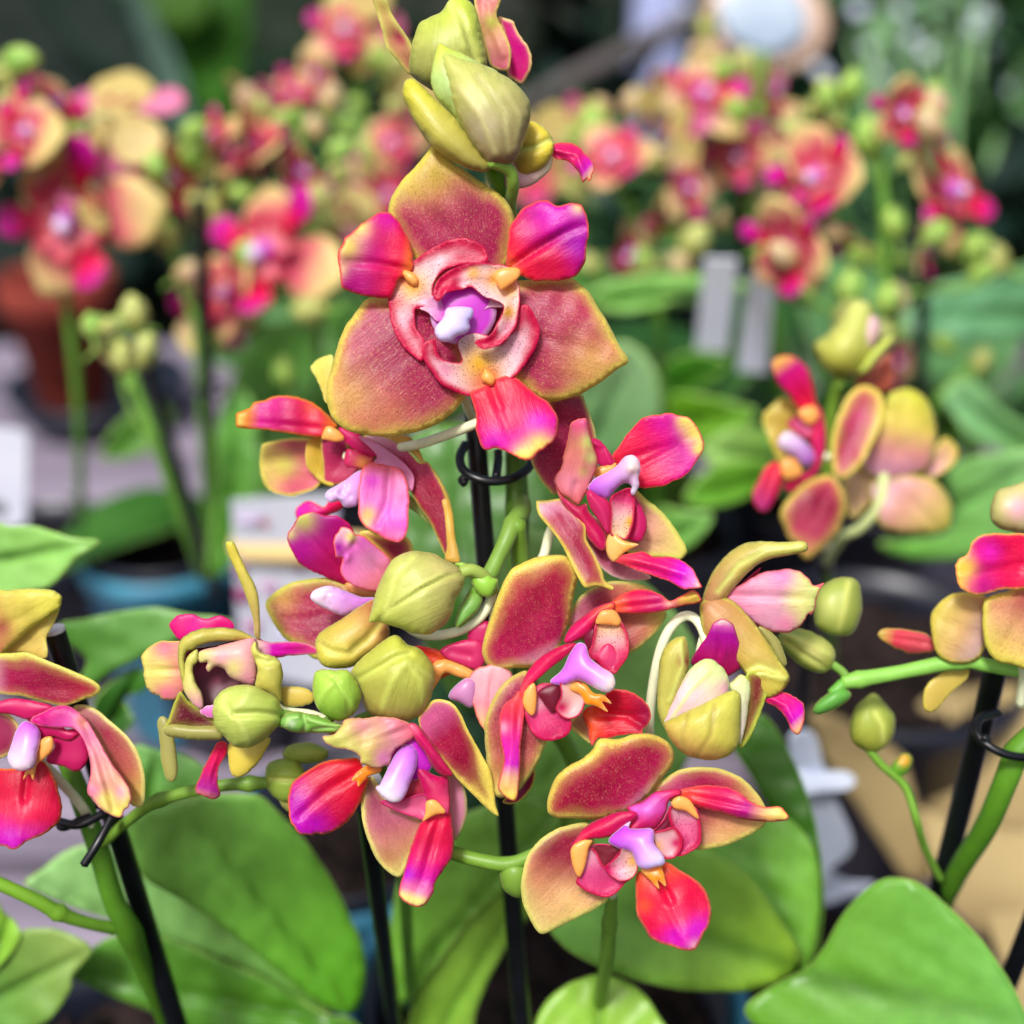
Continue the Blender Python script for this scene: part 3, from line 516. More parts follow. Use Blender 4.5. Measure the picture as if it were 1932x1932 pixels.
# --- upper right flower
flower(P1, 'flower looking right with a yellow-edged magenta lip, right of the black plant clip', [(1155, 1010, -80), (1075, 960, -130), (1040, 1000, -150), (1020, 1060, -155), (965, 1110, -150)], [
 ('sepal', ('4', '600,190 700,150 830,135 860,180 890,260 920,350 940,440 940,600 800,720 660,842 600,800 550,740 505,660 480,590 510,500 560,400 600,330 620,240', K(DUST, z=(-120, -75), base=(850, 760), tip=(800, 140), grad=((0, (204, 120, 130)), (.4, (168, 50, 82)), (1, (176, 84, 96))), rimw=5, spk=.7, n=400))),
 ('sepal', ('4', '1195,800 1300,880 1380,940 1460,1030 1530,1130 1575,1220 1570,1262 1520,1300 1400,1282 1250,1275 1140,1230 1120,1100 1180,1000', K(DUST, z=(-110, -105), base=(1120, 1100), tip=(1560, 1260), grad=((0, (200, 110, 130)), (.4, (222, 160, 140)), (1, (224, 206, 110))), rimc=(222, 212, 110), rimw=14, spk=.4))),
 ('sepal', ('4', '870,1150 890,1100 1000,1180 1100,1270 1200,1330 1325,1422 1220,1446 1120,1436 1020,1392 950,1322 900,1230', K(DUST, z=(-90, -80), base=(1000, 1180), tip=(1200, 1440), grad=((0, (170, 50, 90)), (1, (206, 140, 150))), rimc=(232, 206, 190), rimw=5, spk=.6))),
 ('lip', ('4', '1050,565 1110,480 1180,390 1260,300 1340,285 1395,276 1420,268 1480,272 1500,285 1590,300 1650,370 1697,470 1690,540 1640,620 1560,710 1450,765 1340,787 1220,782 1150,700 1090,640', K(LIP, z=(-70, -45), base=(1090, 620), tip=(1640, 420), grad=((0, (236, 70, 50)), (.35, (220, 40, 70)), (.6, (220, 20, 120)), (.78, (206, 16, 160)), (.95, (230, 110, 160)), (1, PALEY)), blobs=[(1630, 400, 75, YEL), (1560, 320, 60, YEL), (1660, 520, 45, YEL), (1400, 330, 70, (222, 20, 160)), (1500, 600, 80, (200, 14, 140), .7)], cup=9, seams=[('1240,650 1400,560 1520,500', -5, 6)], n=480))),
 ('lip_lobe', ('4', '895,450 960,455 1020,520 1062,590 1085,650 1040,660 960,630 930,540', K(CRM, z=-68, seams=[('920,480 1000,500 1040,620', 5, 5)])), ('4', '930,650 1000,640 1080,620 1050,700 940,730', K(ORG, z=-72))),
 ('lip', ('4', '650,720 700,640 710,560 740,440 760,340 800,315 850,303 870,312 885,370 910,470 940,560 946,640 912,740 860,840 812,912 750,872 690,830 655,780', K(LIP, z=(-40, -5), base=(780, 900), tip=(850, 310), grad=((0, (248, 150, 120)), (.3, (226, 150, 140)), (.7, (214, 150, 110)), (1, (214, 110, 150))), rimc=(250, 150, 90), rimw=3, spk=0, blobs=[(890, 470, 55, (214, 220, 130)), (900, 580, 45, (220, 226, 140), .9), (800, 350, 40, (222, 110, 120), .8), (760, 760, 70, (232, 170, 180), .7), (850, 680, 40, (206, 180, 110), .7)], cup=-10, seams=[('850,330 850,560 800,720', 5, 8)]))),
 ('lip_lobe', ('4', '655,780 690,830 750,880 810,915 870,900 900,970 1000,1080 1012,1150 1000,1225 950,1222 870,1130 800,1020 700,900', K(CRM, z=(-50, -40), base=(690, 800), tip=(990, 1210), rimc=(250, 140, 110), rimw=4)), ('4', '868,830 900,808 960,840 1020,880 1046,950 1042,1050 1022,1120 960,1030 895,930', K(CRM, z=-30, seams=[('900,850 980,960 1020,1080', 4, 8)]))),
 ('lip_lobe', ('4', '1040,870 1120,810 1180,795 1205,860 1205,970 1192,1060 1152,1155 1090,1140 1040,1110 1045,980', K(CUP, z=(-42, -36), base=(1100, 1140), tip=(1150, 800), grad=((0, (250, 190, 130)), (.4, (246, 214, 206)), (.75, (222, 90, 120)), (1, (200, 20, 60))), rimw=5, dots=1, blobs=[(1180, 1030, 45, AMB)])), ('4', '1200,850 1240,900 1282,980 1296,1060 1282,1120 1242,1172 1165,1150 1195,1050', K(CRM, z=-48))),
 ('callus', ('4', '1020,1130 1070,1120 1140,1165 1238,1190 1180,1222 1120,1262 1060,1312 1008,1240', K(ORG, z=(-40, -15), base=(1020, 1200), tip=(1230, 1190), grad=((0, (252, 200, 120)), (1, (250, 160, 40)))))),
 ('column', ('4', '880,800 920,735 1000,690 1080,640 1130,582 1165,563 1205,565 1240,600 1252,660 1237,720 1240,780 1202,848 1180,822 1188,782 1142,760 1080,800 1020,865 940,850', K(COLM, z=(-40, -8), base=(900, 810), tip=(1210, 620), grad=((0, (204, 96, 230)), (.4, (214, 140, 236)), (.75, (226, 180, 230)), (1, (240, 214, 226))), bulge=16, blobs=[(1190, 650, 40, (244, 216, 206)), (1210, 800, 40, (236, 228, 248))], zb=[(1185, 655, 38, 7)], seams=[('1140,760 1180,740 1200,700', -5, 5)]))),
 ('sepal', ('4', '520,890 540,882 620,876 700,872 760,930 860,1050 870,1150 920,1250 980,1370 1000,1440 1062,1492 1055,1510 960,1482 890,1492 850,1482 800,1400 750,1300 700,1200 640,1110 580,1040 540,990 522,940', K(SEPD, z=(-62, -8), base=(640, 880), tip=(1040, 1500), rimw=5, spk=.5, rimblobs=[(560, 1000, 110, 1.5), (680, 1260, 130, 2.0), (850, 1450, 130, 2.2)], curl=-10, curlw=12, blobs=[(780, 960, 60, (220, 140, 170), .7), (700, 900, 60, (220, 150, 160), .6)], cup=8, n=480))),
 ('lip', ('4', '1055,1300 1120,1262 1240,1240 1290,1245 1340,1270 1450,1275 1540,1300 1620,1370 1660,1440 1674,1490 1600,1502 1540,1500 1450,1450 1350,1420 1250,1380 1150,1342', K(LIP, z=(-30, 20), base=(1070, 1290), tip=(1660, 1490), grad=((0, (246, 110, 70)), (.25, (226, 50, 80)), (.6, (222, 40, 130)), (.78, (218, 30, 220)), (.92, (236, 150, 220)), (1, (244, 226, 200))), rimw=3.5, blobs=[(1300, 1250, 60, (196, 20, 70), .8)], cup=-8, seams=[('1120,1300 1350,1330 1560,1400', 4, 6)]))),
])
# --- centre right flower
flower(P1, 'flower with a big crimson yellow-rimmed sepal and orange claws, below the black clip', [(1060, 1230, -60), (1000, 1235, -110), (960, 1190, -140), (940, 1150, -130)], [
 ('sepal', ('6', '650,500 680,400 730,340 800,300 870,280 970,285 1050,310 1120,370 1142,440 1112,510 1050,575 950,645 850,640 740,590', K(DUST, z=(-95, -85), base=(740, 600), tip=(1130, 430), grad=((0, (206, 140, 150)), (.35, (172, 60, 84)), (.7, (206, 140, 90)), (1, (214, 190, 84))), rimc=(206, 190, 110), rimw=7, seams=[('800,560 950,520 1080,440', -2, 4)]))),
 ('sepal', ('6', '655,990 730,930 790,1060 760,1090 700,1045', K(DUST, z=-75, grad=((0, (170, 110, 70)),))), ('6', '400,1310 480,1215 478,1290 420,1370 360,1392 325,1376', K(SEPD, z=-90, grad=((0, (140, 30, 70)),), rimw=2))),
 ('sepal', ('6', '222,620 238,540 270,440 310,330 360,230 420,190 480,165 560,150 640,155 682,200 698,260 682,340 665,420 650,500 610,600 540,690 470,712 400,712 300,724 250,702 228,660', K(SEPD, z=(-62, -40), base=(610, 660), tip=(400, 210), rimw=11, rimblobs=[(440, 190, 170, 2.3), (280, 420, 150, 1.4), (640, 560, 160, .25)], grad=((0, (240, 200, 220)), (.2, (200, 60, 96)), (.55, (176, 22, 60)), (1, (196, 70, 64))), bulge=12, cup=-6, n=640))),
 ('sepal', ('6', '234,1000 250,930 290,840 340,780 400,740 450,728 460,800 480,900 520,1000 545,1070 512,1160 470,1240 420,1310 380,1342 310,1362 280,1332 250,1240 238,1100', K(DUST, z=(-58, -40), base=(440, 780), tip=(310, 1340), grad=((0, (190, 90, 110)), (.3, (170, 64, 76)), (.7, (186, 110, 70)), (1, (206, 170, 90))), rimc=(220, 200, 110), rimw=9, spk=.8, bulge=10))),
 ('lip_lobe', ('6', '790,490 810,430 880,425 920,490 950,560 948,650 905,715 880,740 830,720 800,680 745,650 770,600', K(CUP, z=(-48, -36), base=(840, 440), tip=(850, 720), grad=((0, AMB), (.2, (250, 196, 130)), (.45, (244, 200, 190)), (.7, (222, 100, 110)), (1, (206, 60, 90))), rimw=9, rimc=(200, 30, 56))), ('6', '735,560 775,515 805,560 800,640 765,668 742,640', K(CRM, z=-38, grad=((0, (120, 10, 40)),), rimw=2, rimc=(160, 40, 80))),  # second patch: shade of the cup's hollow painted as dark crimson
   ('6', '795,640 850,590 900,640 905,700 880,740 830,725 785,690', K(CRM, z=-30, grad=((0, (214, 90, 110)),)))),
 ('lip', ('6', '860,395 900,352 980,325 1060,325 1120,350 1160,378 1220,350 1270,325 1302,340 1316,375 1290,392 1220,402 1120,432 1040,442 950,442 885,432', K(LIP, z=(-50, -8), base=(880, 415), tip=(1310, 365), grad=((0, (246, 120, 50)), (.2, (222, 50, 60)), (.5, (190, 10, 96)), (.68, (206, 40, 100)), (.78, (236, 180, 90)), (1, (226, 200, 74))), rimw=4, cup=-9, blobs=[(1160, 385, 28, (248, 190, 150))], zb=[(1200, 395, 50, -8)], seams=[('1180,380 1240,372 1300,350', 6, 6)]))),
 ('lip_lobe', ('6', '632,588 660,510 720,460 790,410 875,385 880,425 830,445 790,485 755,545 700,575', K(CRM, z=(-42, -40), base=(650, 580), tip=(870, 400), grad=((0, (226, 60, 110)), (.5, (214, 40, 80)), (1, (244, 120, 60)))))),
 ('lip', ('6', '725,930 800,885 870,820 950,830 1030,870 1064,930 1057,980 1020,1020 1020,1042 960,1042 860,1062 800,1065 770,1098 748,1020', K(LIP, z=(-62, -45), base=(760, 960), tip=(1050, 940), grad=((0, (244, 90, 30)), (.3, (226, 40, 24)), (.7, (196, 10, 36)), (1, (150, 8, 60))), rimw=4, cup=10, seams=[('800,930 940,950 1040,1010', -6, 7)]))),
 ('lip_lobe', ('6', '428,880 500,800 560,790 615,800 605,900 640,950 668,985 642,1052 545,1077 480,1042 440,960', K(CUP, z=(-30, -22), base=(500, 820), tip=(580, 1060), grad=((0, (240, 150, 160)), (.5, (222, 90, 120)), (1, (200, 40, 80))), rimw=6, curl=6, blobs=[(500, 890, 35, (244, 190, 200))])), ('6', '500,835 545,800 612,800 604,900 570,935 525,880', K(CRM, z=-9, grad=((0, (120, 12, 44)),), rimw=2, rimc=(170, 40, 80))),  # last patch: dark maroon painted in for the shaded cavity of the cup
   ('6', '592,920 618,850 615,790 690,772 740,826 732,900 700,950 640,965', K(CUP, z=-12, grad=((0, (246, 206, 196)),), rimw=4, blobs=[(620, 910, 40, (206, 30, 80)), (690, 800, 40, AMB, .8)]))),
 ('lip_lobe', ('6', '405,860 420,790 470,700 540,640 620,600 680,588 692,600 645,650 580,702 520,752 470,802 432,880', K(CRM, z=(-14, -4), base=(420, 860), tip=(690, 590), grad=((0, (244, 120, 70)), (.3, (222, 50, 80)), (1, (196, 24, 66))), cup=-8))),
 ('callus', ('6', '424,870 440,820 480,788 494,840 490,920 470,950 440,922', K(ORG, z=-10)), ('6', '790,490 815,430 880,425 915,470 905,500 850,497', K(ORG, z=-30)),
   ('6', '650,815 690,778 740,795 780,838 830,848 868,891 820,880 850,932 790,902 740,892 710,845', K(ORG, z=(-10, 14), base=(660, 800), tip=(860, 900)))),
 ('column', ('6', '560,780 620,722 660,640 700,588 740,600 760,660 820,710 870,740 886,778 880,812 850,836 800,822 762,800 700,775 620,800', K(COLM, z=(-10, 24), base=(640, 680), tip=(870, 790), grad=((0, (214, 110, 232)), (.5, (220, 130, 226)), (.85, (230, 180, 236)), (1, (246, 226, 226))), bulge=18, blobs=[(870, 790, 30, (250, 226, 214)), (800, 822, 30, (244, 240, 252))]))),
 ('lip', ('6', '308,960 330,900 380,860 408,828 432,880 427,1000 415,1100 410,1240 396,1362 360,1367 310,1332 303,1290 330,1180 320,1110 310,1030', K(LIP, z=(-12, 18), base=(415, 840), tip=(350, 1360), grad=((0, (250, 120, 70)), (.25, (236, 80, 84)), (.5, (222, 60, 170)), (.68, (206, 60, 200)), (.8, (226, 170, 140)), (1, (230, 210, 90))), rimw=3.5, cup=-7, seams=[('370,900 380,1100 350,1300', 5, 7)], blobs=[(325, 1010, 28, (240, 190, 210), .8)]))),
])
# --- lower right flower
flower(P1, 'lowest flower, two narrow yellow-tipped lips spread sideways and a rounded red lip below', [(1200, 1540, 0), (1170, 1600, -90), (1155, 1690, -170)], [
 ('sepal', ('7', '980,540 1050,470 1130,420 1220,400 1320,400 1420,420 1520,470 1590,540 1650,630 1657,730 1580,790 1460,850 1350,880 1230,884 1200,760 1150,640', K(DUST, z=(-32, -14), base=(1080, 620), tip=(1650, 690), grad=((0, (206, 110, 140)), (.3, (182, 66, 92)), (.6, (196, 110, 84)), (1, (220, 180, 110))), rimc=(220, 200, 110), rimw=11, blobs=[(1400, 820, 130, (220, 170, 106), .8), (1350, 440, 110, (180, 66, 90), .7)], n=520))),
 ('sepal', ('7', '198,1110 210,1020 240,920 310,830 400,770 500,740 605,735 640,860 680,1000 722,1170 640,1240 500,1312 400,1362 310,1387 240,1280 208,1200', K(DUST, z=(-28, -8), base=(620, 850), tip=(220, 1250), grad=((0, (170, 60, 80)), (.3, (176, 76, 74)), (.7, (206, 150, 96)), (1, (220, 186, 120))), rimc=(222, 206, 120), rimw=11, blobs=[(500, 1240, 170, (226, 180, 116), .9), (380, 880, 120, (150, 52, 60), .7)], n=520))),
 ('sepal', ('7', '353,640 365,560 400,470 470,400 560,350 620,300 650,245 690,228 780,230 860,205 940,198 1030,220 1090,270 1112,330 1090,400 1040,460 980,540 900,620 800,670 700,702 620,712 500,702 420,702 368,680', K(SEPD, z=(-12, 12), base=(900, 640), tip=(600, 300), rimw=11, rimblobs=[(680, 270, 150, 2.2), (450, 440, 150, 1.3), (900, 640, 150, .25)], grad=((0, (240, 190, 220)), (.18, (206, 70, 100)), (.5, (172, 18, 58)), (1, (190, 60, 70))), bulge=14, cup=-5, n=640))),
 ('lip_lobe', ('7', '1080,640 1170,640 1235,640 1268,750 1262,850 1222,892 1130,928 1150,830 1100,760', K(CUP, z=(0, 8), base=(1150, 640), tip=(1180, 900), grad=((0, (240, 200, 210)), (.4, (226, 130, 150)), (1, (206, 50, 100))), rimw=9)), ('7', '980,780 1040,720 1090,645 1105,740 1045,805 990,805', K(CRM, z=12, grad=((0, (120, 12, 50)),), rimw=2, bulge=-6)),  # second patch: dark colour stands in for shade beside the right cup
   ('7', '985,800 1050,770 1110,758 1152,810 1152,880 1112,937 1050,942 1010,885', K(CUP, z=16, grad=((0, (242, 200, 200)),), rimw=7, rimblobs=[(1130, 850, 70, 2), (1000, 850, 60, .2)], dots=.7, blobs=[(1010, 870, 35, (246, 180, 110)), (1120, 850, 35, (196, 30, 90))]))),
 ('lip', ('7', '1130,545 1220,515 1320,506 1420,515 1500,550 1560,600 1640,635 1730,632 1770,660 1790,705 1720,722 1640,722 1540,712 1420,682 1300,652 1235,632 1180,595', K(LIP, z=(10, 40), base=(1160, 560), tip=(1785, 690), grad=((0, (240, 90, 60)), (.2, (226, 60, 60)), (.45, (206, 30, 100)), (.62, (192, 20, 140)), (.8, (230, 180, 110)), (1, (236, 222, 120))), rimw=4, cup=-8, seams=[('1220,590 1420,640 1600,680 1740,690', 4, 6)], blobs=[(1500, 560, 40, (232, 120, 90), .7)]))),
 ('lip_lobe', ('7', '825,640 920,600 1000,545 1140,530 1150,560 1080,600 1060,670 1010,755 930,775 860,812 828,818 815,790 850,740 880,690', K(CRM, z=(14, 20), base=(1120, 550), tip=(840, 800), grad=((0, (236, 90, 100)), (.3, (216, 100, 180)), (.5, (206, 40, 96)), (1, (190, 16, 70))), blobs=[(950, 640, 60, (214, 130, 226)), (880, 650, 40, (214, 130, 232))]))),
 ('lip_lobe', ('7', '538,1050 548,960 600,880 645,900 700,990 780,910 860,850 890,960 860,1050 820,1085 760,1150 692,1170 600,1140 530,1090', K(CUP, z=(8, 14), base=(620, 900), tip=(690, 1160), grad=((0, (236, 190, 206)), (.4, (222, 110, 140)), (1, (206, 40, 90))), rimw=6, dots=.5)), ('7', '612,870 700,858 815,880 775,935 700,995 650,935', K(CRM, z=22, grad=((0, (118, 10, 36)), (1, (130, 20, 50))), rimw=2, bulge=-6)),  # second patch: the shaded hole above the cup, painted dark maroon
   ('7', '702,1000 740,960 782,920 800,875 862,885 892,980 872,1040 820,1072 760,1065', K(CUP, z=24, grad=((0, (210, 50, 100)), (.4, (236, 190, 200)), (1, (246, 206, 170))), base=(720, 1000), tip=(880, 960), rimw=3, blobs=[(860, 960, 28, AMB, .8)]))),
 ('lip_lobe', ('7', '495,885 540,800 600,740 680,700 780,665 872,663 892,690 832,750 762,800 690,822 610,826 545,862', K(CRM, z=(28, 34), base=(510, 880), tip=(880, 670), grad=((0, (244, 100, 70)), (.3, (214, 40, 70)), (1, (196, 24, 84))), cup=-9))),
 ('callus', ('7', '495,890 560,835 622,835 602,880 582,980 547,1052 512,1000', K(ORG, z=30)), ('7', '1092,612 1130,575 1182,580 1222,620 1256,708 1180,662 1120,648', K(ORG, z=24)), ('7', '912,1005 1000,985 1030,988 1062,1106 1013,1072 1020,1124 958,1062', K(ORG, z=(36, 52), base=(970, 995), tip=(1040, 1110)))),
 ('column', ('7', '718,835 790,760 850,722 840,760 900,765 982,768 992,850 1042,920 1052,972 1002,992 940,1006 890,982 852,905 780,882', K(COLM, z=(30, 62), base=(800, 790), tip=(1000, 980), grad=((0, (200, 80, 222)), (.35, (210, 120, 236)), (.7, (222, 170, 244)), (1, (216, 206, 250))), bulge=18))),
 ('lip', ('7', '888,1040 905,1015 960,1050 1040,985 1062,958 1140,1010 1240,1070 1300,1140 1327,1220 1322,1330 1282,1385 1275,1410 1240,1480 1180,1487 1080,1462 980,1422 920,1340 888,1260 880,1150', K(LIP, z=(14, 52), base=(1000, 1010), tip=(1200, 1480), grad=((0, (244, 90, 40)), (.25, (226, 40, 44)), (.6, (224, 30, 60)), (.8, (218, 30, 130)), (1, (214, 40, 200))), rimc=(250, 150, 70), rimw=6, cup=-14, blobs=[(1240, 1370, 80, (206, 14, 206)), (1110, 1410, 60, (206, 20, 190)), (1150, 1280, 55, (244, 90, 90), .8), (1240, 1470, 40, (240, 200, 200)), (930, 1220, 50, (244, 110, 50), .6)], seams=[('1040,1080 1100,1200', -6, 5), ('1080,1240 1140,1380 1190,1460', 4, 7)], n=560))),
])
# --- lower middle flower
flower(P1, 'flower hanging over the front stake, ruffled pale green lip above a red and violet one', [(770, 1400, -50), (720, 1372, -90), (680, 1355, -110)], [
 ('sepal', ('8', '1320,690 1400,680 1442,760 1462,880 1442,1000 1380,1112 1340,1000 1325,850', K(DUST, z=-80, rimc=(180, 180, 110)))),
 ('sepal', ('8', '745,850 765,720 820,680 880,760 960,850 1100,930 1190,960 1160,1060 1110,1160 1062,1260 1012,1357 940,1332 860,1252 800,1132 760,1000', K(DUST, z=(-70, -55), base=(850, 740), tip=(1000, 1350), grad=((0, (150, 70, 90)), (.4, (188, 110, 116)), (.8, (196, 150, 90)), (1, (206, 180, 100))), rimw=10, n=450))),
 ('sepal', ('8', '1130,300 1180,220 1230,170 1300,166 1370,200 1420,270 1460,360 1500,430 1570,560 1620,660 1642,780 1650,870 1669,946 1600,905 1500,805 1400,705 1330,622 1250,522 1170,410', K(SEPD, z=(-30, -35), base=(1180, 340), tip=(1660, 930), rimw=7, rimblobs=[(1570, 620, 130, 2.6), (1640, 800, 150, 3.0), (1650, 920, 80, 2), (1180, 380, 120, .3)], grad=((0, (220, 140, 170)), (.2, (180, 20, 66)), (.6, (150, 14, 44)), (1, (150, 34, 60))), cup=10, spk=.35, n=480))),
 ('lip', ('8', '258,800 280,730 340,670 420,620 500,580 600,563 720,558 765,620 792,700 762,800 720,900 660,980 580,1042 500,1072 430,1070 415,1085 385,1068 330,1066 290,1012 262,960 255,880', K(LIP, z=(-50, -20), base=(760, 640), tip=(290, 960), grad=((0, (240, 60, 30)), (.25, (214, 20, 30)), (.55, (206, 14, 60)), (.8, (206, 20, 150)), (1, (190, 20, 200))), rimc=(248, 120, 60), rimw=5, cup=-14, blobs=[(320, 860, 70, (186, 6, 180)), (430, 1010, 80, (200, 8, 200)), (440, 880, 50, (224, 80, 100), .7)], seams=[('740,640 520,760 330,960', -6, 7)], n=520))),
 ('lip_lobe', ('8', '1110,610 1150,625 1260,680 1330,690 1345,850 1325,940 1240,880 1180,830 1140,720', K(CRM, z=(-25, -16), base=(1130, 620), tip=(1300, 900), grad=((0, (206, 30, 100)), (.5, (196, 20, 80)), (1, (226, 110, 120))))), ('8', '870,850 1000,840 1170,800 1215,870 1190,970 1100,952 990,915', K(CUP, z=-35, grad=((0, (222, 120, 140)),), rimc=(196, 50, 90), rimw=5, dots=.2)),
   ('8', '1000,730 1080,640 1140,700 1190,800 1100,850 1010,850', K(CRM, z=-38, grad=((0, (180, 16, 60)),)))),
 ('lip', ('8', '1155,985 1250,940 1340,915 1360,1020 1368,1130 1352,1230 1300,1310 1242,1400 1235,1470 1222,1482 1190,1530 1150,1557 1070,1542 998,1482 1010,1400 1050,1260 1100,1100', K(LIP, z=(-26, 8), base=(1280, 930), tip=(1090, 1545), grad=((0, (226, 40, 50)), (.3, (212, 20, 60)), (.5, (210, 20, 96)), (.7, (206, 24, 170)), (.85, (228, 140, 170)), (.93, (238, 220, 140)), (1, (238, 226, 140))), rimc=(240, 110, 90), rimw=4, cup=-9, blobs=[(1060, 1340, 45, (180, 40, 210))], seams=[('1280,980 1220,1180 1160,1400', -4, 6)], n=480))),
 ('callus', ('8', '1185,850 1240,838 1305,900 1312,930 1240,942 1162,984 1178,920', K(ORG, z=-8)), ('8', '683,712 720,650 800,600 870,608 880,650 800,682 730,748 718,712', K(ORG, z=(-32, -12), base=(870, 630), tip=(700, 720)))),
 ('column', ('8', '925,520 1000,460 1100,412 1180,520 1222,620 1130,700 1020,705 930,660', K(COLM, z=-40, bulge=14, grad=((0, (196, 30, 190)), (1, (200, 40, 200))))), ('8', '845,755 870,740 900,680 940,600 980,530 1050,465 1115,500 1122,600 1080,720 1042,810 1002,852 940,852 885,815', K(COLM, z=(-28, 6), base=(1070, 500), tip=(920, 820), grad=((0, (206, 110, 226)), (.5, (214, 150, 232)), (.85, (226, 196, 240)), (1, (246, 236, 240))), bulge=16))),
 ('lip_lobe', ('8', '1060,340 1120,330 1200,430 1285,550 1364,672 1280,670 1220,612 1170,520 1110,440', K(CRM, z=(-12, -8), base=(1080, 350), tip=(1350, 670), grad=((0, (240, 150, 150)), (.2, (214, 50, 100)), (1, (180, 14, 60)))))),
 ('lip', ('8', '495,410 560,400 620,330 660,290 800,288 920,280 1040,310 1115,375 1085,430 1020,472 960,520 935,590 870,622 800,620 745,590 742,552 700,520 640,490 620,495 560,488 500,450', K(LIP, z=(-15, 22), base=(1090, 350), tip=(640, 500), grad=((0, (240, 140, 130)), (.3, (232, 170, 170)), (.6, (220, 190, 120)), (1, (206, 200, 110))), rimc=(228, 170, 130), rimw=3, spk=0, blobs=[(760, 330, 90, (226, 160, 170), .8), (900, 560, 70, (228, 150, 200), .9), (770, 560, 40, (228, 214, 120)), (560, 430, 60, (200, 196, 110))], seams=[('980,350 820,440 780,580', 4, 12), ('900,320 700,420 600,480', -5, 10)], wav=4, jag=2.0, n=480))),
])
# --- half hidden flower in the middle
flower(P1, 'small half-hidden flower in the gap between the front flowers', [(905, 1250, -90), (925, 1200, -130), (935, 1150, -130)], [
 ('lip', ('5', '1600,668 1700,680 1780,720 1840,790 1780,830 1700,880 1692,905 1700,800 1660,730', K(LIP, z=(-90, -80), base=(1830, 780), tip=(1620, 690), grad=((0, (246, 120, 40)), (1, (226, 50, 20))))), ('6', '-30,700 30,670 100,690 180,730 190,780 110,760 40,740 0,790 -40,850 -60,830', K(ORG, z=-80, bulge=8))),
 ('lip_lobe', ('5', '1740,690 1850,640 1960,640 1990,740 1940,800 1850,770 1780,740', K(CRM, z=-75, seams=[('1800,700 1900,720', -5, 8)])), ('6', '160,520 250,480 300,560 300,640 230,680 160,640', K(CRM, z=-95))),
 ('column', ('8', '1335,130 1380,70 1460,20 1520,60 1510,190 1475,222 1400,182 1345,162', K(COLM, z=-70, bulge=14, grad=((0, (206, 140, 190)), (1, (222, 160, 206)))))),
 ('lip', ('8', '1480,0 1560,-60 1700,-60 1780,30 1700,120 1630,190 1600,300 1585,372 1530,300 1500,205 1462,130', K(LIP, z=(-62, -50), base=(1640, -30), tip=(1580, 350), grad=((0, (240, 200, 200)), (.6, (236, 170, 170)), (1, (220, 180, 120))), rimc=(240, 150, 100), rimw=4, spk=0))),
])
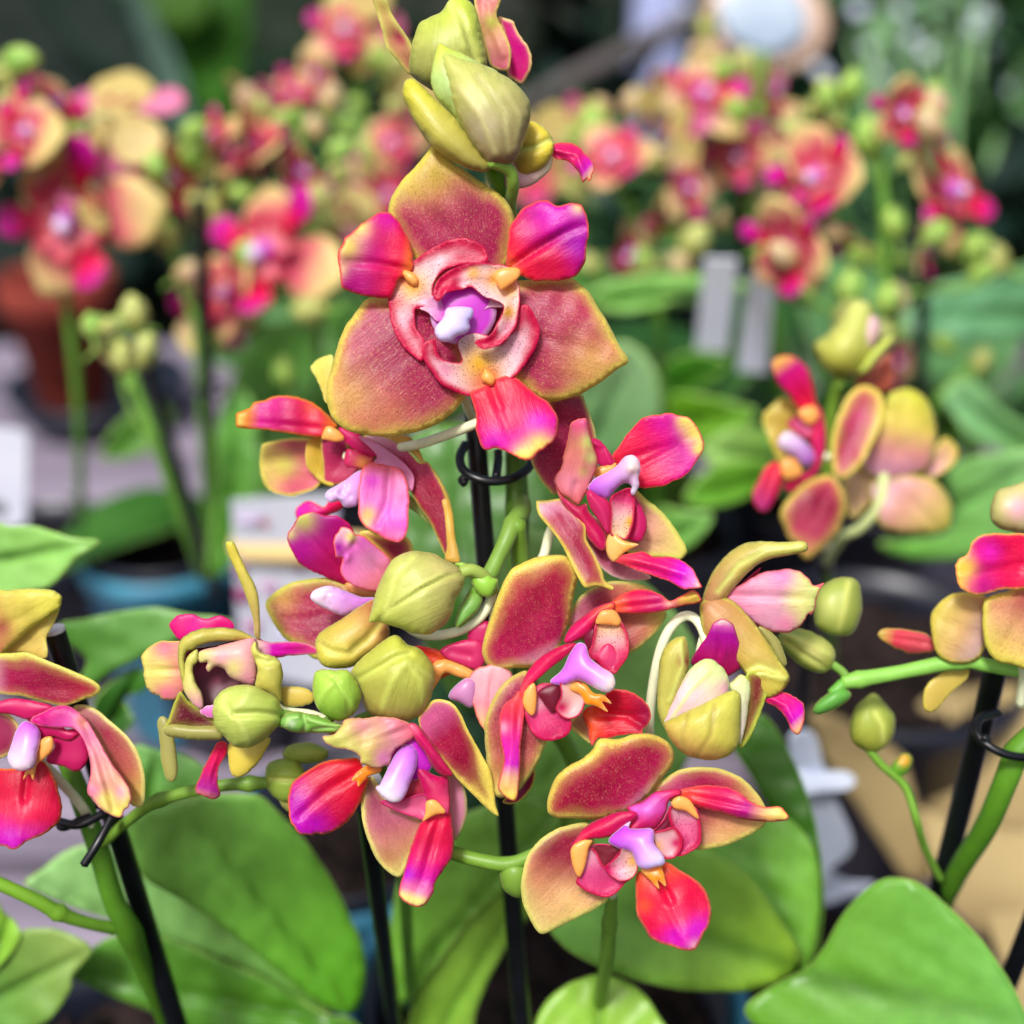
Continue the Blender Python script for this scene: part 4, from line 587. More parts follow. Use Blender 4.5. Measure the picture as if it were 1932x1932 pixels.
# --- open bud on the right and the flower behind it
flower(P1, 'half-opened flower on the right, its green sepals cupped round a violet tip', [(1350, 1330, -40), (1330, 1200, -60), (1300, 1162, -75), (1265, 1185, -85), (1240, 1250, -100), (1225, 1370, -150), (1235, 1500, -200)], [
 ('sepal', ('6', '1600,510 1660,530 1710,590 1742,690 1700,700 1650,600', K(BUD, z=-60, bulge=8))),
 ('sepal', ('6', '1310,400 1350,360 1420,353 1500,400 1590,500 1660,600 1710,680 1756,750 1742,800 1700,842 1640,862 1580,830 1520,720 1440,640 1330,560 1312,480', K(BUD, z=(-52, -12), base=(1320, 400), tip=(1740, 790), grad=((0, (178, 124, 78)), (.4, (182, 146, 74)), (1, (182, 172, 66))), solid=False, thick=9, bulge=9, curl=-6, cup=-5, rimw=7, rimc=(206, 200, 84), seams=[('1480,770 1560,740 1640,745 1700,760 1740,765', 7, 6), ('1500,760 1600,700 1700,740', -4, 8)]))),
 ('sepal', ('6', '1540,750 1600,730 1667,735 1642,850 1602,960 1560,1060 1508,1112 1500,1000 1530,880', K(SEPD, z=(-28, -12), base=(1510, 1090), tip=(1650, 740), grad=((0, (120, 24, 40)), (1, (150, 60, 50))), rimc=(196, 196, 80), rimw=10, spk=.7))),
 ('sepal', ('6', '1100,760 1112,660 1150,590 1200,558 1242,573 1256,690 1230,780 1190,880 1160,980 1130,1012 1100,930 1095,840', K(BUD, z=(-22, -8), base=(1130, 1000), tip=(1220, 565), grad=((0, (186, 184, 90)), (1, (180, 172, 74))), bulge=22, blobs=[(1235, 680, 35, (140, 50, 50))], seams=[('1215,580 1225,700 1160,880', 4, 5)]))),
 ('lip', ('6', '1260,690 1290,630 1340,560 1370,500 1395,478 1430,470 1472,495 1502,570 1522,650 1515,710 1450,755 1380,730 1320,720', K(LIP, z=(-30, -4), base=(1400, 740), tip=(1420, 475), grad=((0, (160, 6, 60)), (.4, (176, 6, 110)), (.75, (182, 8, 170)), (.88, (220, 120, 200)), (1, (236, 232, 200))), rimw=3, cup=-12, seams=[('1410,500 1430,620 1400,720', 5, 6)], rimc=(206, 40, 120)))),
 ('petal', ('6', '1450,800 1480,770 1512,745 1555,770 1562,830 1545,950 1525,1050 1505,1092 1490,950 1470,850', K(BUD, z=-14, grad=((0, (210, 190, 190)), (1, (200, 214, 140))), bulge=12, base=(1500, 1080), tip=(1520, 750)))),
 ('petal', ('6', '1130,985 1180,860 1230,760 1290,690 1350,666 1400,690 1442,740 1455,810 1420,900 1300,960 1180,1010', K(BUD, z=(-12, 0), base=(1180, 980), tip=(1400, 690), grad=((0, (226, 180, 190)), (.5, (220, 190, 190)), (.8, (206, 212, 150)), (1, (206, 224, 140))), rimc=(206, 226, 150), bulge=22, blobs=[(1440, 820, 50, (226, 150, 190), .8)], seams=[('1170,960 1260,830 1360,730', 2, 4)]))),
 ('sepal', ('6', '1133,985 1200,950 1300,900 1400,850 1470,825 1500,832 1512,860 1512,950 1505,1080 1462,1142 1380,1172 1300,1166 1230,1140 1170,1082 1140,1032', K(BUD, z=(4, 10), base=(1320, 1170), tip=(1490, 830), grad=((0, (196, 150, 84)), (.35, (192, 184, 76)), (1, (188, 190, 80))), bulge=40, seams=[('1380,900 1360,1050 1290,1160', -3, 5), ('1250,940 1220,1050 1230,1130', -2, 5)], seamc=(170, 150, 70), n=560))),
 ('lip', ('6', '1625,870 1700,830 1770,850 1825,890 1832,940 1810,1037 1770,1032 1740,970 1690,912', K(LIP, z=(-25, -5), base=(1640, 860), tip=(1800, 1030), grad=((0, (222, 40, 110)), (.4, (220, 50, 130)), (.75, (206, 20, 200)), (1, (240, 200, 130))), rimw=4, seams=[('1650,865 1740,900 1790,1020', 4, 6)]))),
])
flower(P1, 'flower at the right with one pale pink ragged lip under a curved olive sepal', [(1355, 1165, -70), (1330, 1200, -75), (1320, 1240, -85)], [
 ('lip_lobe', ('6', '1500,310 1560,250 1610,212 1600,240 1560,280 1580,290 1520,330', K(CRM, z=-75, grad=((0, (130, 14, 50)),)))),
 ('lip', ('6', '1420,350 1520,290 1620,240 1720,220 1800,230 1852,270 1880,300 1932,288 1905,325 1890,370 1885,410 1862,452 1855,440 1800,512 1720,537 1640,522 1560,472 1480,400', K(LIP, z=(-60, -25), base=(1430, 350), tip=(1890, 370), grad=((0, (232, 140, 140)), (.25, (230, 170, 190)), (.6, (232, 186, 200)), (.85, (212, 206, 140)), (1, (206, 214, 130))), rimc=(238, 140, 110), rimw=3, spk=0, blobs=[(1720, 260, 60, (224, 140, 190), .8), (1800, 380, 60, (214, 206, 130), .8), (1740, 500, 60, (232, 150, 180), .8)], cup=-10, jag=1.6, seams=[('1450,350 1640,350 1800,360', -3, 8)]))),
 ('sepal', ('6', '1318,380 1340,300 1380,220 1450,140 1520,95 1620,80 1720,85 1820,80 1846,100 1840,130 1760,150 1660,170 1580,210 1500,290 1440,360 1390,410 1330,415', K(BUD, z=(-58, -10), base=(1340, 400), tip=(1840, 105), grad=((0, (172, 118, 84)), (.4, (178, 160, 80)), (1, (184, 186, 88))), solid=False, thick=8, bulge=10, curl=-8, cup=-10, rimw=5, rimc=(206, 200, 100), seams=[('1400,330 1500,200 1640,120 1800,100', -3, 6)]))),
])
# --- the small partly opened flower at the left
flower(P1, 'small crumpled half-open flower at left, maroon inside under an olive hood', [(510, 1310, -25), (530, 1340, -50), (590, 1350, -70), (650, 1375, -90)], [
 ('lip', ('5', '245,550 290,500 370,490 440,515 520,500 580,520 605,560 560,620 400,640 300,632 270,600', K(LIP, z=(-80, -90), grad=((0, (222, 50, 120)),), rimc=(226, 70, 120), spk=0, blobs=[(380, 560, 50, (222, 40, 150))]))),
 ('petal', ('5', '88,730 110,700 130,680 180,645 250,640 330,650 340,750 330,900 280,965 200,962 190,945 140,920 110,860 100,790', K(LIP, z=(-70, -80), base=(330, 800), tip=(100, 800), grad=((0, (226, 150, 120)), (.5, (230, 190, 130)), (1, (232, 222, 120))), rimc=YEL, blobs=[(220, 680, 70, (232, 140, 130)), (230, 930, 70, (236, 150, 150)), (190, 810, 60, (230, 220, 120))], spk=0))),
 ('sepal', ('5', '340,700 480,670 720,640 725,880 640,940 540,1010 420,1040 370,920 330,800', K(SEPD, z=-45, grad=((0, MAROON),), rimw=2, rimc=MAROON, bulge=-30, spk=.4, blobs=[(520, 830, 60, (130, 50, 70))]))),
 ('sepal', ('5', '212,1130 240,1070 272,980 305,920 350,970 420,1015 480,1060 500,1120 380,1130 280,1120', K(SEPD, z=(-30, -22), base=(480, 1080), tip=(220, 1120), grad=((0, (110, 16, 50)), (1, (120, 30, 40))), rimc=(190, 184, 74), rimw=7)), ('5', '212,1130 232,1108 280,1100 380,1110 500,1112 540,1150 520,1185 400,1187 300,1177 236,1165', K(BUD, z=-18, bulge=12))),
 ('petal', ('5', '395,720 430,690 520,668 620,640 715,628 728,740 727,850 702,887 640,870 580,840 545,795 500,783 462,812 445,790 455,760 415,760', K(BUD, z=(-30, -20), base=(720, 700), tip=(440, 770), grad=((0, (220, 150, 160)), (.5, (214, 170, 150)), (1, (204, 196, 120))), rimc=(214, 150, 150), blobs=[(540, 730, 60, (226, 150, 170), .8), (600, 790, 50, (206, 200, 110), .8), (690, 850, 50, (214, 130, 160), .8)], bulge=24, backh=.2))),
 ('petal', ('5', '332,760 360,710 400,688 402,750 375,790 392,870 425,930 432,1000 402,1012 350,960 318,880', K(BUD, z=-14, base=(360, 720), tip=(420, 1000), grad=((0, (190, 190, 90)), (.6, (200, 190, 110)), (1, (222, 150, 170))), bulge=10, backh=.2))),
 ('sepal', ('5', '290,720 297,650 350,600 430,570 550,566 640,585 718,628 620,637 500,645 420,662 375,690 345,700 332,740 336,840 322,885 300,800', K(BUD, z=(-26, -8), base=(700, 620), tip=(310, 800), grad=((0, (180, 164, 76)), (1, (176, 172, 74))), solid=False, thick=7, bulge=8, curl=-5))),
 ('sepal', ('5', '555,100 572,88 595,92 612,115 640,180 680,260 720,340 740,420 746,520 745,625 715,612 710,540 690,460 650,350 600,230 568,160', K(BUD, z=(-40, -30), base=(730, 610), tip=(575, 95), grad=((0, (160, 130, 80)), (.5, (190, 176, 80)), (1, (206, 190, 60))), bulge=8, backh=.3))),
 ('column', ('5', '692,690 720,645 745,700 840,735 872,810 862,900 860,975 800,935 722,895 732,800 712,740', K(BUD, z=(-22, -14), base=(860, 960), tip=(700, 680), grad=((0, (170, 160, 70)), (1, (196, 196, 90))), bulge=20, seams=[('730,740 790,760 850,740', -8, 7)]))),
 ('lip', ('5', '412,1022 500,985 525,1000 500,1062 440,1052', K(LIP, z=-12, grad=((0, (214, 140, 200)),), rimc=PINKW, spk=0)), ('5', '388,1462 420,1370 470,1270 510,1200 562,1200 562,1262 522,1330 512,1420 526,1492 480,1512 420,1492', K(LIP, z=(-60, -70), base=(540, 1210), tip=(450, 1500), grad=((0, (222, 30, 50)), (.5, (214, 50, 100)), (.85, (180, 60, 160)), (1, (220, 150, 130))), seams=[('530,1230 470,1370 460,1480', 5, 7)]))),
 ('sepal', ('5', '568,1230 600,1180 720,1170 802,1180 770,1260 720,1330 662,1380 610,1392 578,1350', K(BUD, z=-62, grad=((0, (206, 186, 74)), (1, (214, 196, 90))), bulge=12)), ('5', '180,1080 220,1058 260,1120 280,1230 292,1350 272,1412 230,1402 200,1300 190,1180', K(BUD, z=-90, bulge=8)),
   ('5', '855,900 960,893 1032,920 1035,980 940,1005 870,985', K(BUD, z=-55, grad=((0, (206, 180, 80)), (1, (200, 130, 70))), bulge=8))),
])
# --- flowers at the top
flower(P1, 'flower at the very top behind the buds, seen from its back, cut by the picture edge', [(880, 120, -120), (920, 200, -130), (950, 290, -140), (960, 380, -150)], [
 ('sepal', ('1', '395,-20 420,-25 480,0 510,80 570,170 612,240 640,310 610,412 540,340 480,260 450,160 420,60', K(SEP, z=(-120, -60), base=(610, 400), tip=(400, -20), grad=((0, (214, 150, 110)), (1, (222, 190, 110))), blobs=[(560, 200, 50, (200, 80, 100))], rimc=(226, 206, 120), rimw=10, spk=.2))),
 ('lip', ('1', '1095,100 1150,105 1180,120 1190,150 1230,220 1270,280 1277,370 1252,430 1220,462 1180,445 1140,400 1150,280 1120,180', K(LIP, z=(-110, -80), base=(1180, 440), tip=(1110, 100), grad=((0, (214, 30, 110)), (.5, (214, 30, 140)), (1, (206, 30, 120))), rimc=(236, 200, 140), rimw=7, cup=9))),
 ('petal', ('1', '965,-20 1030,-20 1110,-20 1086,80 1120,160 1160,260 1162,340 1142,392 1060,370 1030,300 1000,180 970,60', K(SEP, z=(-80, -60), base=(1080, 370), tip=(1030, -10), grad=((0, (214, 130, 130)), (.5, (220, 160, 120)), (1, (224, 150, 130))), blobs=[(1060, 120, 40, (214, 204, 100))], spk=.1, rimc=(226, 200, 110), rimw=6, seams=[('1040,20 1060,160 1120,300', 5, 8)]))),
])
flower(P1, 'closed yellow flower behind the top bud with a magenta lip curling right', [(940, 330, -90), (935, 360, -110), (955, 400, -140)], [
 ('sepal', ('1', '1080,900 1120,870 1250,900 1385,870 1392,900 1370,950 1300,1010 1205,1042 1130,1040 1090,980', K(BUD, z=(-60, -50), base=(1100, 950), tip=(1390, 880), grad=((0, (226, 140, 170)), (.5, (232, 190, 190)), (1, (232, 222, 170))), bulge=16))),
 ('sepal', ('1', '1180,780 1240,730 1270,668 1330,690 1380,740 1402,800 1390,860 1350,920 1290,958 1210,972 1180,900', K(BUD, z=(-50, -30), base=(1190, 850), tip=(1390, 790), grad=((0, (196, 160, 70)), (1, (220, 204, 60))), bulge=28, seams=[('1190,830 1300,812 1395,760', -9, 8)]))),
 ('lip', ('1', '1380,810 1440,786 1500,790 1550,820 1600,870 1623,920 1607,990 1590,1000 1585,985 1560,1006 1532,940 1470,890 1400,870', K(LIP, z=(-45, -30), base=(1390, 830), tip=(1590, 1000), grad=((0, (222, 50, 100)), (.5, (224, 50, 110)), (.8, (200, 16, 190)), (1, (226, 200, 130))), rimw=4, seams=[('1400,830 1530,850 1570,980', 5, 6)]))),
])
def bud(plant, label, *pats, stem=None, name='bud', col=GRN, rad=7):
    b = mk(name, [patch(a, o, **kw) for a, o, kw in pats]+([tube(stem, rad, col)] if stem else []), plant, label=label)
    return b
bud(P1, 'upper of the two fat buds at the top, partly behind the other',
 ('1', '605,400 608,300 630,200 660,130 720,90 780,65 830,-5 900,-12 960,30 990,120 1010,220 1032,340 1000,420 850,450 740,500 700,482 640,440', K(BUD, z=(-40, -25), base=(800, 460), tip=(850, 0), grad=((0, (130, 132, 66)), (.4, (172, 178, 86)), (1, (186, 206, 70))), bulge=46, seams=[('830,0 900,120 940,250 975,330', -9, 7), ('820,20 880,130 915,260', 5, 7)], n=560)), stem=[(865, 150, -60), (900, 220, -95), (940, 300, -130), (960, 380, -145)])
T1 = bud(P1, 'lowest of the two fat buds at the top, opening, right above the large flower',
 ('1', '725,400 750,280 770,238 820,262 900,295 1000,350 1100,420 1000,620 900,720 850,640 760,545 725,470', K(BUD, z=(30, 40), base=(900, 680), tip=(770, 240), grad=((0, (150, 160, 90)), (.6, (176, 206, 120)), (1, (196, 212, 60))), bulge=26)),
 ('1', '568,480 580,447 620,434 660,460 740,540 830,620 920,730 1000,840 1060,900 1050,935 1000,950 900,920 800,862 720,800 660,720 600,610 570,540', K(BUD, z=(28, 30), base=(1040, 920), tip=(600, 450), grad=((0, (150, 140, 66)), (.5, (186, 180, 80)), (1, (206, 200, 60))), bulge=38, n=560)),
 ('1', '770,320 790,292 820,290 880,310 960,340 1050,380 1150,430 1222,490 1266,560 1273,640 1252,730 1222,820 1182,892 1100,916 1040,902 980,840 910,730 850,600 800,450', K(BUD, z=(36, 44), base=(1100, 910), tip=(790, 300), grad=((0, (146, 122, 84)), (.35, (168, 160, 96)), (1, (190, 196, 96))), bulge=52, blobs=[(1000, 700, 110, (176, 160, 130), .8), (1000, 480, 120, (190, 194, 110), .6)], seams=[('870,480 1000,650 1080,850', 3, 7), ('980,420 1120,600 1150,820', -3, 6), ('1120,480 1220,640 1190,820', 2.5, 6)], seamc=(190, 184, 120), n=700)),
 stem=[(925, 305, 40), (960, 320, 20), (968, 350, -5), (963, 380, -60), (965, 410, -130)], rad=12, col=(140, 180, 70))
mk('stem', [tube([(925, 310, -30), (940, 345, -60), (955, 400, -120), (975, 470, -180)], 17, (110, 160, 40), GRND)], P1)
bud(P1, 'round yellow-green bud in the middle, right of the lilac column',
 ('3', '1008,1588 1022,1510 1050,1400 1100,1280 1150,1200 1220,1150 1320,1133 1420,1150 1500,1190 1570,1230 1622,1300 1612,1370 1570,1440 1540,1540 1490,1612 1400,1668 1310,1668 1220,1637 1120,1602 1060,1590', K(BUD, z=(-30, -20), base=(1610, 1330), tip=(1020, 1580), bulge=54, blobs=[(1500, 1250, 120, (206, 196, 120), .7), (1480, 1580, 100, (176, 166, 90), .6)], seams=[('1075,1570 1150,1500 1350,1380 1500,1300 1610,1280', -7, 5), ('1080,1585 1130,1450 1180,1300 1290,1180', -5, 5), ('1090,1545 1160,1480 1340,1355 1480,1285', 4, 5)], seamc=(206, 214, 110), n=700)),
 stem=[(870, 1080, -45), (890, 1076, -50), (915, 1090, -65), (930, 1115, -90)], rad=13, col=(160, 184, 84))
bud(P1, 'largest of the lower buds, pointing up, above the hanging flower',
 ('5', '1248,805 1300,740 1370,680 1450,622 1500,608 1540,640 1565,662 1620,680 1680,740 1712,810 1702,900 1682,980 1630,1050 1560,1088 1480,1087 1400,1062 1330,1020 1295,950 1268,870', K(BUD, z=(-45, -25), base=(1450, 1080), tip=(1560, 680), grad=((0, (176, 164, 80)), (.5, (172, 176, 76)), (1, (180, 186, 70))), bulge=56, seams=[('1290,850 1400,790 1500,730 1570,715', -10, 6), ('1560,755 1640,870 1650,1000', 4, 8), ('1555,755 1470,870 1420,1010', 3, 8), ('1560,755 1700,840', -3, 6)], seamc=(196, 206, 96), n=700)), stem=[(740, 1340, -60), (690, 1350, -80), (650, 1370, -95)], rad=8)
bud(P1, 'small round bright green bud between two larger ones',
 ('5', '1038,870 1050,812 1090,795 1160,800 1222,800 1272,850 1302,920 1292,1000 1252,1052 1190,1082 1120,1062 1062,1010 1038,940', K(BUD, z=(-8, 0), base=(1180, 1070), tip=(1160, 850), grad=((0, (130, 176, 56)), (1, (166, 206, 76))), bulge=42, seams=[('1160,855 1085,805', -6, 5), ('1160,855 1090,930 1060,990', 4, 7), ('1160,855 1230,960 1240,1040', -5, 5), ('1165,850 1225,805', -5, 5)], seamc=(176, 214, 90), n=500)), stem=[(632, 1330, -10), (628, 1352, -30), (612, 1362, -40)], rad=8)
bud(P1, 'pale green bud with a deep crease, in front of the crumpled flower',
 ('5', '485,1010 500,950 560,902 640,882 720,890 790,925 842,960 866,1020 862,1060 850,1100 800,1160 740,1202 680,1230 600,1222 545,1170 500,1120 486,1060', K(BUD, z=(10, 14), base=(860, 1040), tip=(600, 1050), grad=((0, (170, 190, 80)), (1, (184, 200, 96))), bulge=50, seams=[('600,1045 720,1040 865,1052', -12, 6), ('600,1045 550,990 560,940', -5, 6), ('600,1045 650,1130 690,1215', 4, 8), ('590,1040 640,980 700,900', 3, 9)], seamc=(196, 210, 110), n=620)), stem=[(522, 1345, 0), (560, 1352, -25), (600, 1358, -40)], rad=9)
# stems of this plant
mk('stem', [tube([(908, 1100, -105), (925, 1082, -102), (940, 1052, -104), (955, 1020, -108), (968, 990, -125), (985, 962, -175), (985, 945, -240)], [14, 17, 16, 17, 19, 19, 16], (120, 160, 66), (116, 150, 56), nodes=[(4, .12)]), tube([(975, 1500, -420), (985, 1250, -380), (978, 1060, -330), (976, 960, -300), (972, 820, -330), (972, 700, -330), (970, 560, -260), (966, 440, -190)], [22, 23, 24, 25, 23, 20, 17, 13], (88, 130, 40), (80, 126, 30), nodes=[(3, .12)])], P1, label='main green stem running up behind the large flower')
mk('stem', [tube([(975, 985, -115), (985, 1100, -200), (1000, 1300, -330), (1075, 1420, -430), (1120, 1560, -560), (1150, 1720, -700), (1130, 1900, -900)], [18, 20, 20, 19, 17, 15, 15], (110, 150, 50), (90, 140, 50), nodes=[(4, .2)])], P1)
mk('bract', [patch('3', '1568,1620 1570,1560 1600,1490 1650,1420 1700,1400 1740,1430 1720,1500 1660,1560 1600,1610', **K(BUD, z=(-78, -60), base=(1710, 1410), tip=(1570, 1615), grad=((0, GRN), (1, (116, 176, 80))), bulge=12)),
            patch('3', '1560,1215 1620,1210 1700,1250 1735,1290 1760,1265 1800,1300 1840,1330 1800,1420 1740,1425 1690,1380 1650,1300 1600,1250', **K(BUD, z=-62, grad=((0, (140, 190, 66)), (1, (130, 180, 80))), bulge=16))], P1, label='green joint and pointed bract where the middle stems meet')
mk('stem', [tube([(905, 1105, -80), (880, 1150, -100), (870, 1180, -110)], 14, (120, 170, 60)), tube([(660, 1380, -100), (700, 1420, -140), (740, 1480, -220), (755, 1560, -330), (765, 1700, -520), (775, 1900, -900)], [11, 12, 14, 16, 14, 14], (110, 160, 60), GRND)], P1)
mk('bract', [patch('5', '838,1102 880,1050 940,1028 1010,1040 1080,1060 1150,1090 1212,1110 1200,1135 1180,1142 1100,1150 1010,1147 920,1142 870,1120', **K(BUD, z=(2, 4), base=(860, 1100), tip=(1200, 1112), grad=((0, (110, 166, 66)), (1, (120, 176, 60))), bulge=22, seams=[('985,1050 1000,1100 990,1140', -7, 5), ('1010,1070 1100,1100 1180,1110', 4, 5), ('1040,1130 1120,1120 1190,1125', -5, 4), ('890,1120 900,1070 950,1060', 4, 5)], seamc=(160, 200, 110), blobs=[(915, 1090, 28, (190, 216, 170))])), tube([(600, 1362, -5), (640, 1385, -50), (672, 1410, -100)], 10, GRN)], P1, label='short green tip with folded bracts between the lower buds')
mk('stem', [tube([(850, 1608, -120), (900, 1622, -110), (960, 1630, -100), (1010, 1610, -90), (1060, 1580, -80), (1160, 1540, -60)], [14, 14, 15, 12, 10, 9], (110, 150, 44), GRN), ], P1)
bud(P1, 'small round green bud beside the lowest flower', ('7', '75,1060 80,1000 120,960 180,950 240,980 265,1040 255,1120 210,1170 150,1170 100,1130', K(BUD, z=-110, bulge=30, grad=((0, (120, 160, 60)), (1, (150, 180, 90))))))
# leaves of this plant
LV = [
 ('d', '610,470 650,430 700,405 850,360 1000,338 1150,333 1260,348 1350,430 1450,530 1560,680 1640,820 1700,950 1750,1060 1765,1200 1745,1330 1700,1395 1600,1375 1500,1322 1300,1160 1100,1000 900,860 700,740 640,620', (-820, -560), (1690, 1370), (900, 420), (72, 142, 32), (96, 152, 76)),
 ('d', '120,770 200,700 300,620 420,580 600,600 720,660 900,800 1100,950 1300,1110 1500,1280 1620,1390 1500,1375 1350,1300 1100,1160 900,1090 700,1010 530,940 300,860', (-880, -700), (1600, 1385), (150, 740), (84, 140, 60), (110, 160, 110)),
 ('d', '330,1200 400,1120 500,1040 650,1000 820,1040 1000,1110 1300,1240 1550,1390 1690,1420 1750,1500 1500,1560 1000,1480 800,1410 600,1335 450,1270', (-860, -760), (1680, 1440), (330, 1200), (56, 110, 22), (70, 122, 50)),
 ('F', '770,1990 785,1880 830,1780 930,1680 1010,1600 1080,1500 1120,1430 1150,1480 1120,1580 1040,1680 960,1780 900,1900 880,1990', (-900, -640), (820, 1960), (1130, 1440), (96, 144, 50), (120, 170, 80)),
 ('F', '735,1790 740,1720 760,1640 830,1560 920,1520 1000,1500 1060,1560 1000,1640 900,1720 830,1810 780,1880 740,1900', (-820, -640), (760, 1860), (1040, 1540), (84, 140, 50), (104, 160, 76)),
 ('F', '1000,1990 1010,1925 1050,1870 1130,1838 1200,1862 1245,1920 1270,1990', (-560, -620), (1130, 2040), (1130, 1840), (110, 160, 50), (110, 160, 60)),
]
def leaves(plant, lst, **kk):
    for c, o, zz, b, t, c1, c2 in lst:
        c1, c2 = lf2(c1), lf2(c2)
        mk('leaf', [patch(c, o, **K(LF, z=zz, base=b, tip=t, grad=((0, c1), (.45, tuple((np.array(c1)+np.array(c2))/2)), (1, c2)), **kk))], plant)
leaves(P1, LV)
mk('stem', [tube([(1155, 1690, -170), (1150, 1740, -210), (1146, 1800, -300), (1138, 1850, -460), (1130, 1900, -640)], [11, 15, 16, 15, 14], (116, 160, 60), (96, 140, 50), nodes=[(1, .2)])], P1)
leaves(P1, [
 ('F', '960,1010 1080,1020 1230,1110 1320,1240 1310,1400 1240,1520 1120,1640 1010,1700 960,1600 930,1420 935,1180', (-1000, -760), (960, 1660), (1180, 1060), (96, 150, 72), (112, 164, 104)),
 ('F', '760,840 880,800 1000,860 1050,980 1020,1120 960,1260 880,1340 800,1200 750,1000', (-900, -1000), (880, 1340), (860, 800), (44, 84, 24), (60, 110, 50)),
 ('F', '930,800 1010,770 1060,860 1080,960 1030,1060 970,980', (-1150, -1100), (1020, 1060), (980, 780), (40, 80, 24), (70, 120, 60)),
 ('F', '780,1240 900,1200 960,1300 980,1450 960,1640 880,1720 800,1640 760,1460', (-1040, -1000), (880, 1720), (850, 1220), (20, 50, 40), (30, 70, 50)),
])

# ================================================================== RIGHT-HAND LEAVES: the plant in front of the box
POT2 = at_h(1540, 1870, .075)
P2 = empty('orchid_plant', (POT2.x, POT2.y, .07), 'low orchid plant at lower right, only its broad mid-green leaves showing', 'orchid', 'potted orchids')
leaves(P2, [
 ('F', '1000,1640 1080,1580 1180,1560 1300,1590 1400,1640 1470,1730 1512,1800 1500,1835 1440,1865 1360,1872 1250,1862 1120,1820 1040,1760', (-640, -520), (1505, 1825), (1020, 1660), (110, 156, 50), (84, 142, 74)),
 ('F', '1290,1560 1400,1530 1490,1545 1540,1620 1545,1740 1530,1815 1500,1832 1450,1730 1370,1650', (-660, -690), (1510, 1825), (1400, 1550), (84, 140, 50), (90, 150, 60)),
 ('F', '1370,1380 1440,1350 1500,1440 1540,1560 1555,1700 1540,1810 1515,1825 1510,1700 1480,1580 1420,1470', (-700, -760), (1520, 1820), (1400, 1380), (36, 84, 10), (46, 98, 20)),
 ('h', '335,1862 420,1780 560,1700 640,1660 720,1560 800,1420 880,1320 960,1255 1045,1222 1180,1250 1330,1370 1480,1520 1600,1690 1680,1840 1720,1990 1500,2060 700,2060 420,1960', (-560, -400), (620, 1690), (1700, 1920), (78, 134, 44), (80, 142, 66)),
], midw=34, mid=-7)
